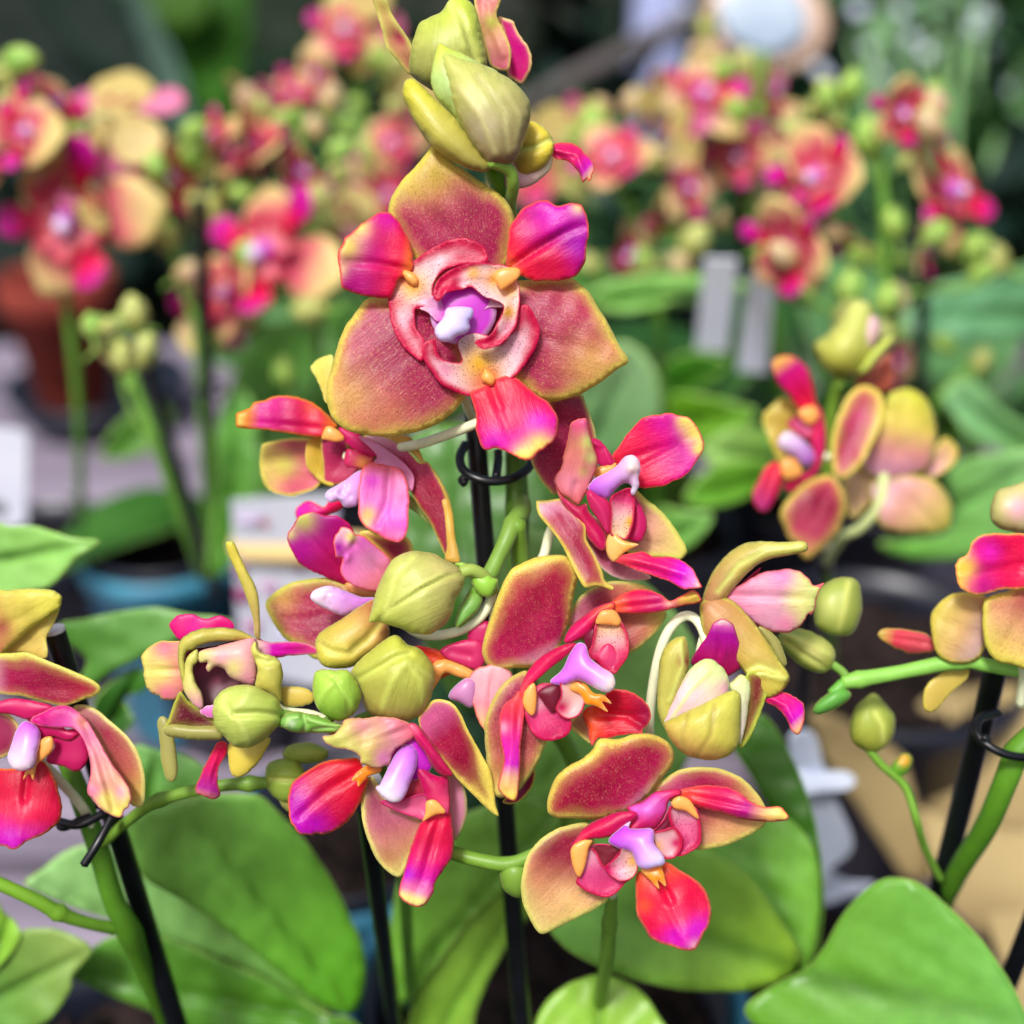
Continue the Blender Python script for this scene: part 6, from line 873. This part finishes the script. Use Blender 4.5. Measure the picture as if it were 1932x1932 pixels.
back_plant('blurred orchid plant left of the large flower, on the tall black stake', .48, (420, 1090),
  [(300, 380, 0), (340, 520, -50), (370, 620, -80), (385, 800, -200), (395, 1000, -500), (405, 1090, -900)],
  [(310, 350, 190, 1, 60, 0, 40), (540, 520, 320, 0, 0, 0, 5), (470, 560, 220, 1, -70, 10, 60)], [(235, 405, 60, 30), (262, 395, 50, -20), (318, 460, 95, 15), (345, 520, 70, -60), (540, 715, 60, 10), (255, 420, 50, 60)],
  side=[[(545, 560, 0), (440, 600, -60), (400, 650, -100), (375, 680, -120)], [(400, 1060, -800), (310, 880, -300), (245, 760, -200), (232, 690, -150)]],
  leavesl=[('b', '560,860 620,720 760,600 900,560 960,640 900,780 760,860 640,880', zl(.55), (560, 870), (940, 600), (60, 110, 40), (80, 130, 60)),
   ('b', '1150,1500 1180,1100 1200,700 1260,500 1330,480 1400,600 1420,900 1380,1200 1260,1480', zl(.50), (1220, 1500), (1330, 490), (64, 120, 36), (80, 144, 66)),
   ('F', '430,760 470,640 560,600 640,640 620,760 600,900 500,940 440,880', zl(.56), (440, 940), (600, 620), (56, 110, 30), (70, 130, 50))])
back_plant('blurred orchid plant behind, third spike from the left, buds clustered at its tip', .50, (560, 1000),
  [(560, 200, 0), (575, 330, -50), (590, 480, -80), (600, 700, -200), (560, 1000, -900)],
  [(495, 315, 200, 1, -30, -25, 15), (420, 265, 120, 0, -50, 0, 50), (560, 330, 150, 0, 45, -10, 80), (400, 340, 160, 2, 100, 0, 10)], [(460, 195, 75, -10), (500, 210, 60, 25), (620, 200, 80, -15), (600, 250, 70, 30), (640, 340, 70, 0), (605, 380, 70, 20), (360, 300, 110, -60), (400, 390, 100, 140), (625, 215, 60, 50), (520, 240, 60, -40)],
  leavesl=[('F', '600,640 640,560 700,600 700,760 660,900 600,940 580,800', zl(.6), (600, 940), (660, 570), (40, 90, 24), (60, 120, 40))])
back_plant('blurred orchid plant behind the top buds with a bright pink flower', .58, (700, 900),
  [(660, 60, 0), (680, 200, -50), (690, 350, -80), (700, 600, -300), (700, 900, -900)],
  [(665, 85, 170, 0, 20, -15, 10), (620, 140, 130, 2, -60, 10, 40), (760, 285, 150, 0, -30, -5, 45), (565, 175, 100, 0, -20, 10, 80), (735, 390, 150, 1, 20, 15, 20), (1010, 330, 190, 1, -25, 5, 15), (760, 180, 150, 2, 140, 0, 0)], [(650, 20, 70, 10), (690, 10, 60, -20), (700, 300, 60, 20)])
back_plant('blurred white-flowered small orchid left of the middle, above the black pot', .40, (250, 1050),
  [(240, 680, 0), (270, 760, -30), (300, 850, -60), (350, 1000, -200), (380, 1090, -400)], [], [(190, 655, 70, -50), (175, 625, 60, 20), (235, 690, 95, 10), (265, 680, 80, -15), (205, 620, 60, 70)])
back_plant('blurred orchid plant right of the large flower, pale pink bloom and lime buds', .52, (1230, 980),
  [(1100, 300, 0), (1180, 380, 0), (1220, 480, -50), (1250, 700, -200), (1230, 980, -900)],
  [(1180, 320, 180, 1, -40, -20, 40), (1260, 290, 180, 2, 130, 10, 10), (1240, 395, 160, 1, 60, 20, 70), (1290, 370, 140, 2, 30, 0, 20), (1250, 200, 140, 2, -140, 10, 10)], [(1065, 230, 60, 20), (1110, 250, 70, -30), (1140, 210, 60, 30), (1190, 210, 60, 0), (1090, 260, 50, 60), (1300, 470, 80, -40), (1290, 510, 80, 50), (1230, 500, 70, 100)],
  leavesl=[('F', '1000,520 1100,480 1250,500 1330,560 1230,580 1100,560', zl(.58), (1000, 530), (1320, 560), (70, 130, 60), (90, 150, 90)), ('F', '1100,560 1200,520 1350,520 1430,550 1300,560 1180,590', zl(.5), (1110, 570), (1420, 550), (90, 150, 70), (120, 180, 110))])
back_plant('blurred orchid plant in the right background below the pale round dish', .56, (1500, 900),
  [(1440, 100, 0), (1430, 250, -50), (1420, 400, -80), (1460, 600, -200), (1500, 900, -900)],
  [(1405, 305, 150, 0, -5, -10, 20), (1410, 215, 150, 2, 160, 0, 0), (1440, 180, 130, 1, 40, 10, 50), (1350, 330, 110, 0, -50, 0, 30), (1480, 250, 140, 2, -20, 0, 60)], [(1335, 60, 70, 10), (1310, 100, 60, -40), (1350, 110, 70, 40), (1330, 150, 60, 80), (1400, 130, 70, -10), (1340, 30, 50, 0), (1280, 500, 70, 80), (1360, 420, 60, 0)])
back_plant('blurred orchid plant at upper right carrying the brightest red-pink flower', .46, (1640, 900),
  [(1655, 250, 0), (1665, 350, 0), (1670, 500, -50), (1672, 640, -150), (1640, 900, -900)],
  [(1785, 370, 240, 0, 15, -5, 75), (1570, 360, 230, 1, -40, 10, 20), (1700, 225, 150, 1, 20, 40, 20), (1550, 300, 150, 2, -120, 0, 40), (1600, 450, 150, 2, -20, 60, 10), (1730, 480, 120, 2, 60, 30, 30)], [(1560, 190, 70, 20), (1600, 180, 70, -20), (1640, 280, 80, 10), (1735, 285, 90, 20), (1580, 230, 70, 60), (1530, 210, 60, -30), (1500, 250, 60, 50), (1450, 470, 90, -70), (1520, 560, 90, 40), (1600, 560, 80, -10), (1880, 500, 100, 60), (1840, 520, 60, -40), (1690, 580, 90, 0), (1600, 620, 90, 10)],
  side=[[(1670, 560, -60), (1760, 548, -40), (1830, 540, -20), (1880, 510, 0)], [(1660, 640, -120), (1600, 600, -60), (1520, 560, 0), (1460, 490, 0)]],
  leavesl=[('F', '1700,600 1760,540 1850,520 1990,500 1990,620 1850,640 1740,650', zl(.56), (1990, 590), (1720, 600), (60, 110, 80), (90, 150, 120))])
back_plant('blurred orchid spike with one yellowish bud at the right, in front of the leaves', .50, (1760, 900),
  [(1850, 680, 0), (1800, 720, 0), (1760, 780, -50), (1740, 900, -600)], [(1680, 690, 110, 2, 50, 0, 0)], [(1845, 690, 80, -30), (1790, 655, 60, 50)])

# ================================================================== STAKES AND CLIPS
def stake(a, b, r, label, za=0, zb=0, top=None, c='F'):
    pa, pb = P(*cv(c, *a), za), P(*cv(c, *b), zb)
    ps = [cyl(pa, pb, r, BLACK)]
    o = mk('stake', ps, None); tag(o, label, 'stake', 'black support stakes')
    if top:
        d = (pa-pb).normalized(); mk('stake_end', [cyl(pa, pa+d*.0008, r*.97, top)], o)
    return o
stake((893, 755), (990, 1990), .0021, 'black stake carrying the clip right behind the large flower', -260, -560)
stake((690, 1525), (752, 1990), .0019, 'black stake standing under the hanging flower with ruffled lip', -200, -900)
stake((345, 545), (920, 1500), .0024, 'white-topped black stake at the left edge, nearest the camera', -175, -420, STUBW, 'c') if False else None
def stake2(p, q, r, label, top=None, tc=None):
    pa, pb = P(*p), P(*q); o = mk('stake', [cyl(pa, pb, r, BLACK)], None); tag(o, label, 'stake', 'black support stakes')
    if top:
        d = (pa-pb).normalized(); mk('stake_end', [cyl(pa+d*.00005, pa+d*.0008, r*.98, top)], o)
    return o
stake2((103, 1192, -170), (352, 1990, -560), .0022, 'black stake with a white cut top standing at the left edge', STUBW)
stake2((378, 380, ZD(.44)), (408, 1130, ZD(.56)), .0026, 'tall blurred black stake left of the large flower')
stake2((262, 640, ZD(.43)), (402, 1110, ZD(.54)), .0026, 'slanting blurred black stake left of the tall one')
stake2((1527, 1100, ZD(.36)), (1500, 1640, ZD(.44)), .0022, 'black stake behind the half-opened flower, holding the white tag')
stake2((1900, 1180, -280), (1745, 1790, -680), .0024, 'black stake inside the round clip near the right edge')
stake2((1990, 1630, -430), (1860, 1960, -700), .0022, 'black stake cut by the right edge at the bottom')
stake2((1322, 180, ZD(.66)), (1310, 600, ZD(.75)), .003, 'far blurred black stake below the round dish')
stake2((1556, 1020, ZD(.34)), (1560, 1200, ZD(.40)), .0022, 'black stake under the soft-focus pair of flowers')
stake2((690, 330, ZD(.6)), (700, 640, ZD(.7)), .003, 'far blurred black stake behind the large flower at left')
stake2((1745, 420, ZD(.5)), (1735, 760, ZD(.58)), .003, 'blurred black stake behind the red-pink flower at upper right')
stake2((225, 1890, ZD(.42)), (228, 2000, ZD(.45)), .0012, 'thin grey-black rod at the bottom left over the bench')
def clip(label, ringpts, r, extra=()):
    o = mk('plant_clip', [tube(ringpts, r, (30, 34, 48), mat=BLACK, seg=12)]+[tube(e, r*1.0, (30, 34, 48), mat=BLACK, seg=12) for e in extra], None)
    for a in list(o.data.attributes):
        pass
    tag(o, label, 'plant clip', 'black plant clips')
clip('black ring clip joining stem and stake directly below the large flower', [(878, 838, -235), (868, 862, -205), (874, 886, -180), (900, 903, -165), (932, 908, -165), (968, 902, -175), (996, 884, -200), (1004, 860, -235), (990, 835, -262), (950, 822, -280)], 9.5, [[(880, 900, -195), (872, 906, -195), (878, 912, -190)], [(936, 900, -200), (940, 870, -240), (940, 850, -250)]])
clip('black clip with a projecting peg under the left-edge flower', [(170, 1540, -230), (122, 1560, -190), (112, 1552, -200)], 9, [[(110, 1550, -195), (150, 1556, -180), (195, 1535, -200)], [(212, 1540, -190), (185, 1590, -160), (158, 1632, -150)], [(170, 1530, -260), (190, 1510, -270)]])
clip('black ring clip on the thick stem near the right edge', [(1990, 1415, -240), (1950, 1428, -215), (1900, 1424, -205), (1862, 1405, -215), (1842, 1380, -235), (1850, 1355, -260), (1885, 1345, -285)], 9, [[(1865, 1400, -215), (1855, 1390, -215)]])
clip('blurred black clip on the tall stake at left', [(370, 740, ZD(.46)), (395, 750, ZD(.455)), (425, 735, ZD(.46)), (400, 722, ZD(.47)), (370, 735, ZD(.465))], 8)

# ================================================================== POTS, TAGS, BOX
def pot(label, wx, wy, h, r, mat, liner=None, soil=True, cat='pot', name='flower_pot', group='plant pots'):
    t = empty(name, (wx, wy, 0.002), label, cat, group)
    mk('wall', [lathe(wx, wy, [(r*.72, .002), (r*.74, .004), (r*.96, h-.012), (r, h-.011), (r*1.02, h), (r*.96, h), (r*.93, h-.012), (r*.7, .01)], mat)], t)
    if liner: mk('liner', [lathe(wx, wy, [(r*.9, h-.03), (r*.905, h+.004), (r*.88, h+.005), (r*.86, h-.03)], liner)], t)
    V = []; F = []; m = 22
    rr = np.random.RandomState(int(abs(wx*1e4)))
    for j in range(m):
        for i in range(m):
            u, v = (i/(m-1)*2-1), (j/(m-1)*2-1)
            a = max(abs(u), abs(v)); n_ = math.hypot(u, v) or 1; V.append((wx+u/n_*a*r*.9, wy+v/n_*a*r*.9, h-.016+rr.uniform(-.005, .005)))
    F = [(j*m+i, j*m+i+1, (j+1)*m+i+1, (j+1)*m+i) for j in range(m-1) for i in range(m-1)]
    mk('bark', [raw(V, F, BARK)], t)
    return t
q = at_h(315, 1020, .105); pot('teal outer pot with a black inner pot, left of the printed card', q.x, q.y, .105, .043, TEAL, DARKPOT)
q = at_h(1030, 1880, .095); pot('teal pot under the central orchid, its blue side showing between the leaves', q.x, q.y, .095, .06, TEAL, DARKPOT)
q = at_h(655, 1560, .085); pot('teal pot half hidden behind the stake under the hanging flower', q.x, q.y, .085, .045, TEAL, DARKPOT)
pot('grey-blue pot under the low leaves at lower right', POT2.x, POT2.y+.01, .07, .05, DARKPOT)
pot('dark pot at the lower left corner under the cut-off orchid', POT3.x-.03, POT3.y+.02, .07, .045, DARKPOT)
q = at_h(1660, 1215, .10); pot('dark blue-grey pot full of bark behind the half-opened flower', q.x, q.y, .10, .062, DARKPOT)
pot('dark pot under the right edge orchid beside the box', POT4.x+.02, POT4.y, .06, .04, DARKPOT)
for (x, y, lb) in BPOTS:
    if 'white-flowered' in lb or 'yellowish bud' in lb: continue
    pot('dark nursery pot of the ' + lb.replace('blurred ', '').split(',')[0], x, y, .085, .045, DARKPOT)
q = P(115, 600, ZD(.95)); t = empty('terracotta_pot', (q.x, q.y, 0.002), 'brick-red terracotta pot standing at the left, blurred', 'pot')
zt = P(115, 505, ZD(.95)).z
mk('wall', [lathe(q.x, q.y, [(.027, zt-.10), (.028, zt-.098), (.038, zt-.03), (.042, zt-.03), (.0435, zt), (.038, zt), (.034, zt-.03)], TERRA)], t)
t2 = empty('plant_tray', (q.x, q.y, .002), 'shallow black tray beneath the terracotta pot', 'tray')
mk('tray_wall', [lathe(q.x+.02, q.y, [(.05, .002), (.055, .004), (.07, max(zt-.085, .02)), (.066, max(zt-.085, .02)), (.05, .012), (.0, .01)], DARKPOT)], t2)
def board(c, o, zz, mat, th, name, label, cat, group=None, smoothed=False, parent=None, bow=0):
    """stiff flat thing standing in the place: outline, two distances (top, bottom), real thickness"""
    o2 = pts(c, o); 
    p = patch(c, o2, z=zz, base=(sum(o2[:, 0])/len(o2), o2[:, 1].min()) if c == 'F' else None, tip=(sum(o2[:, 0])/len(o2), o2[:, 1].max()) if c == 'F' else None, sharp=not smoothed, jag=0, wav=0, curl=0, cup=bow, thick=th, n=60)
    p['mat'] = mat; p['smooth'] = False
    ob = mk(name, [p], parent)
    if parent is None: tag(ob, label, cat, group)
    return ob
CR['W'] = (0, 0, 1)
b = board('F', '-60,800 40,812 52,822 50,985 40,994 -60,1002', (ZD(.50), ZD(.52)), WHITE, 14, 'plant_label', 'white plant label cut by the left edge, above a leaf', 'plant label', 'white plant labels')
mk('print', [patch('F', '-20,950 0,945 12,958 8,972 -8,975', **dict(z=(ZD(.50)+30), mat='stem', grad=((0, (50, 70, 70)),), rimw=.01, curl=0, wav=0, n=30, thick=3))], b)
board('F', '1330,490 1392,492 1372,665 1312,660', (ZD(.48), ZD(.51)), WHITE, 20, 'plant_label', 'left one of two white plant labels behind the leaves', 'plant label', 'white plant labels')
board('F', '1415,520 1462,522 1448,705 1392,700', (ZD(.47), ZD(.50)), WHITE, 20, 'plant_label', 'right one of two white plant labels behind the leaves', 'plant label', 'white plant labels')
cb = board('F', '436,945 628,934 660,1110 720,1290 590,1296 452,1262', (ZD(.43), ZD(.47)), WHITE, 12, 'printed_card', 'white card printed with plum flowers and a yellow band, behind the crumpled flower', 'card')
def spot(x, y, rx, ry, zc, col, parent, name='print'):
    o = np.array([(x+rx*math.cos(a), y+ry*math.sin(a)) for a in np.linspace(0, 6.28, 9)[:-1]])
    return patch('F', o, z=zc, mat='stem', grad=((0, col),), rimw=.01, curl=0, wav=0, n=30, thick=2, jag=1.5)
zc = lambda y: ZD(.43+.04*(y-930)/370)+8
mk('print', [spot(x, y, a, b_, zc(y), c_, cb) for x, y, a, b_, c_ in ((498, 985, 12, 9, (190, 110, 130)), (470, 975, 26, 14, (206, 190, 226)), (600, 968, 40, 14, (206, 196, 232)), (458, 1115, 16, 22, (150, 50, 110)), (565, 1065, 16, 12, (140, 40, 96)), (508, 1105, 18, 14, (196, 150, 190)), (452, 1070, 12, 16, (170, 100, 150)), (520, 1150, 14, 10, (190, 130, 170)), (560, 1190, 30, 22, (206, 200, 236)), (475, 1180, 14, 14, (170, 90, 140)))]
   + [patch('F', '448,1008 620,1006 700,1012 700,1058 560,1062 450,1054', z=zc(1030), mat='stem', grad=((0, (232, 204, 140)),), rimw=.01, curl=0, wav=0, n=60, thick=2, seams=())], cb)
tg = board('F', '1492,1392 1536,1386 1552,1440 1572,1500 1606,1580 1602,1612 1566,1640 1538,1690 1524,1690 1512,1600 1502,1500', (ZD(.36), ZD(.40)), WHITEC, 14, 'stem_tag', 'translucent white tag with a wing clip on the black stake at right', 'plant label', smoothed=True, bow=20)
board('F', '1500,1600 1560,1640 1600,1665 1650,1670 1600,1690 1540,1700', (ZD(.41), ZD(.42)), WHITEC, 14, 'tag_slip', 'pale slip lying at the foot of the white tag', 'plant label', smoothed=True)
board('F', '1464,1452 1480,1440 1500,1446 1530,1462 1560,1456 1600,1458 1614,1474 1596,1490 1550,1492 1510,1500 1480,1494 1464,1476', (ZD(.37)+30, ZD(.37)+30), WHITEC, 20, 'wing', None, None, smoothed=True, parent=tg)
bx = empty('cardboard_box', at_h(1780, 1500, .002), 'open tan cardboard box with flaps up, at the right behind the stems', 'box')
for c, o, zz, dd in (('h', '640,430 700,410 800,450 1000,560 1110,640 1180,900 1260,1240 1160,1250 1100,1215 900,900 840,820 720,640', (ZD(.46), ZD(.47)), 0),
                     ('h', '1090,560 1180,380 1300,300 1800,280 1800,1000 1500,1000 1250,900 1150,760', (ZD(.52), ZD(.50)), 0),
                     ('h', '1180,880 1500,980 1800,990 1800,1500 1620,1700 1480,1500 1330,1360 1262,1240', (ZD(.47), ZD(.44)), 0),
                     ('h', '1500,1400 1800,1350 1800,2100 1690,2060 1610,1700', (ZD(.43), ZD(.41)), 0)):
    o2 = pts(c, o); p = patch('F', o2, z=zz, base=(1700, o2[:, 1].min()), tip=(1700, o2[:, 1].max()), sharp=True, jag=.4, wav=3, curl=0, cup=0, thick=28, n=90); p['mat'] = KRAFT
    mk('flap', [p], bx)

# ================================================================== THE BENCH AND WHAT LIES BEHIND
pl = []
y0 = .25
for i in range(10):
    y = y0+i*.085; V = []
    w_ = .072; a, b_ = -1.3, 1.3
    for zz in (-.02, 0):
        V += [(a, y, zz), (b_, y, zz), (b_, y+w_, zz), (a, y+w_, zz)]
    pl.append(raw(V, [(3, 2, 1, 0), (4, 5, 6, 7), (0, 1, 5, 4), (1, 2, 6, 5), (2, 3, 7, 6), (3, 0, 4, 7)], SLAT))
bn = mk('bench_slats', pl, None); bn.name = 'display_bench'; tag(bn, 'weathered grey-lilac slatted bench the pots stand on', 'bench')
g = mk('ground', [raw([(-12, -3, -.75), (12, -3, -.75), (12, 20, -.75), (-12, 20, -.75)], [(0, 1, 2, 3)], SOIL)], None); tag(g, kind='structure')
# big dark-leaved plant at the upper left
Pd = empty('broad_leaved_plant', P(250, 500, ZD(1.5)), 'huge dark green leaves filling the upper left background', 'plant')
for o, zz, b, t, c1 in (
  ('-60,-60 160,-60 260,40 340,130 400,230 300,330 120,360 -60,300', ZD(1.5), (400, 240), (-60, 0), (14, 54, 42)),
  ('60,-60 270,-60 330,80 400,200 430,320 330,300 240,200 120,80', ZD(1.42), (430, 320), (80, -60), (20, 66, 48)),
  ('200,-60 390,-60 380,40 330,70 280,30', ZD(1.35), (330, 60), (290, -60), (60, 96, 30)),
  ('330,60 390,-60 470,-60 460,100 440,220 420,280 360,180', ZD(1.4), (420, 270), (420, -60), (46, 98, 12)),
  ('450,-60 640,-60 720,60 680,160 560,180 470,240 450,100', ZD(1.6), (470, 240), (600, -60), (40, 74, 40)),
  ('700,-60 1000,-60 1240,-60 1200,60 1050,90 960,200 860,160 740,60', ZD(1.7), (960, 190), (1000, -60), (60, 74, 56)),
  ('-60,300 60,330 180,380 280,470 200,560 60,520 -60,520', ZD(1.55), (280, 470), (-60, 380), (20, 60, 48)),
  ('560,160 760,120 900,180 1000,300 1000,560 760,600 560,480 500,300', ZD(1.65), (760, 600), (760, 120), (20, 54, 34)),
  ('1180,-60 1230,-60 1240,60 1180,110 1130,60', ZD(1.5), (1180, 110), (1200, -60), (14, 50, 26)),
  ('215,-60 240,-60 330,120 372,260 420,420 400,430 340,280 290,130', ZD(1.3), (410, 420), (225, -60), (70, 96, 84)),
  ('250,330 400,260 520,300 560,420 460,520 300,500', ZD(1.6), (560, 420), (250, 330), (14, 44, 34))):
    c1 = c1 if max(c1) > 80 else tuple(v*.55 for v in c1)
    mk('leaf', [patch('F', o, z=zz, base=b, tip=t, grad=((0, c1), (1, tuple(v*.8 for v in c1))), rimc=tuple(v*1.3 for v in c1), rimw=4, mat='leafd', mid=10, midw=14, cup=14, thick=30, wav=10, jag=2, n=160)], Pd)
# undergrowth mass behind the bench
rs = np.random.RandomState(3)
def leafmass(name, n, box, size, mats, label):
    V = []; F = []; parts = {m: ([], []) for m in range(len(mats))}
    for i in range(n):
        k = rs.randint(len(mats)); V, F = parts[k]
        x, y, z_ = [rs.uniform(a, b) for a, b in box]; L_ = rs.uniform(*size); a = rs.uniform(0, 6.28); el = rs.uniform(-.6, 1.1)
        d = Vector((math.cos(a)*math.cos(el), math.sin(a)*math.cos(el), math.sin(el))); sdv = d.cross(Vector((rs.uniform(-.3, .3), rs.uniform(-.3, .3), 1))).normalized()*L_*rs.uniform(.12, .3)
        up = sdv.cross(d).normalized()*L_*.08
        p = Vector((x, y, z_)); i0 = len(V)
        V += [p, p+d*L_*.35+sdv, p+d*L_*.45+up, p+d*L_*.35-sdv, p+d*L_]
        F += [(i0, i0+1, i0+2), (i0, i0+2, i0+3), (i0+1, i0+4, i0+2), (i0+2, i0+4, i0+3)]
    o = mk(name, [raw(V, F, m) for m, (V, F) in zip(mats, [parts[k] for k in range(len(mats))]) if V], None)
    tag(o, label, 'foliage', kind='stuff'); return o
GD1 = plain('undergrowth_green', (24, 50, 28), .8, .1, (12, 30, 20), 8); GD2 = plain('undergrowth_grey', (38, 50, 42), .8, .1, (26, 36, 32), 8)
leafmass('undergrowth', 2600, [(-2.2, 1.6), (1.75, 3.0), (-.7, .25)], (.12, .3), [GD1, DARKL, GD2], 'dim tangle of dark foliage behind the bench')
FG2 = plain('fern_pale', (126, 168, 120), .4, .5, (90, 140, 90), 8)
leafmass('feathery_foliage', 2600, [(.42, 1.5), (1.15, 1.9), (-.3, .32)], (.05, .14), [FERN, GD1, FG2], 'feathery mid-green foliage with pale specks filling the upper right background')
# long arching blades, and pale balls put in for blurred bright highlights
gp = empty('grassy_plant', P(1800, 400, ZD(1.2)), 'grassy plant with long arching blades at the upper right', 'plant')
for (x0, y0_, x1, y1, x2, y2) in ((1810, 480, 1800, 200, 1840, -40), (1780, 480, 1760, 250, 1700, 60), (1830, 520, 1870, 300, 1930, 120), (1760, 450, 1770, 200, 1760, 20), (1850, 500, 1900, 420, 1960, 300), (1700, 430, 1640, 200, 1600, 60), (1620, 300, 1650, 100, 1700, -40), (1880, 300, 1840, 120, 1880, -40)):
    mk('blade', [tube([(x0, y0_, ZD(1.15)), (x1, y1, ZD(1.12)), (x2, y2, ZD(1.2))], [30, 44, 6], (110, 160, 96), (140, 180, 120), seg=6)], gp)
bp = empty('highlight_shrub', P(1700, 300, ZD(1.3)), 'thin shrub dotted with pale balls standing in for blurred highlights at the upper right', 'shrub')
for (x, y, r_) in ((1545, 130, 14), (1560, 145, 12), (1818, 215, 16), (1720, 75, 14), (1860, 30, 24), (1835, 60, 20), (1905, 15, 22), (1750, 100, 14), (1500, 250, 10), (1640, 90, 12), (1925, 290, 16), (1870, 90, 12), (1620, 20, 18), (1700, 20, 14), (1900, 170, 14), (1660, 140, 10), (1290, 15, 12), (1780, 330, 10)):
    zz = ZD(1.25); mk('highlight_ball', [ball(x, y, zz, r_, r_*.9, r_*3, (206, 216, 232))], bp)
mk('twig', [tube([(1700, 520, ZD(1.35)), (1690, 300, ZD(1.3)), (1740, 100, ZD(1.3)), (1800, -40, ZD(1.3))], 22, (110, 120, 100), seg=6), tube([(1420, -40, ZD(1.4)), (1480, 30, ZD(1.4)), (1520, 90, ZD(1.4)), (1545, 150, ZD(1.35))], 26, (150, 150, 140), seg=6)], bp)
# grey branch, pale post, round dish
o = mk('grey_branch', [tube([(960, 220, ZD(1.25)), (1060, 160, ZD(1.22)), (1200, 90, ZD(1.2)), (1330, 20, ZD(1.2)), (1420, -60, ZD(1.2))], [80, 100, 110, 90, 80], mat=GREYB, seg=12)], None); tag(o, 'thick grey branch slanting up behind the top buds', 'branch')
o = mk('wooden_post', [cyl(P(1250, -60, ZD(1.32)), P(1225, 320, ZD(1.32)), .03, BPOST)], None); tag(o, 'pale blue-grey upright post behind the slanting branch', 'post')
dsh = empty('round_dish', P(1450, 40, ZD(1.0)), 'pale blue-grey round dish with a beige rim, blurred at the top right', 'dish')
def disc(x, y, rx, ry, z0, mat, a0=.35):
    o_ = np.array([(x+rx*math.cos(t)*math.cos(a0)-ry*math.sin(t)*math.sin(a0), y+rx*math.cos(t)*math.sin(a0)+ry*math.sin(t)*math.cos(a0)) for t in np.linspace(0, 6.28, 29)[:-1]])
    p = patch('F', o_, z=z0, sharp=True, jag=2, wav=2, curl=0, thick=30, n=80, cup=0); p['mat'] = mat; return p
mk('dish_rim', [disc(1448, 35, 116, 96, ZD(1.0), DISHR)], dsh)
mk('dish_face', [disc(1440, 28, 88, 70, ZD(1.0)+90, DISHF)], dsh)
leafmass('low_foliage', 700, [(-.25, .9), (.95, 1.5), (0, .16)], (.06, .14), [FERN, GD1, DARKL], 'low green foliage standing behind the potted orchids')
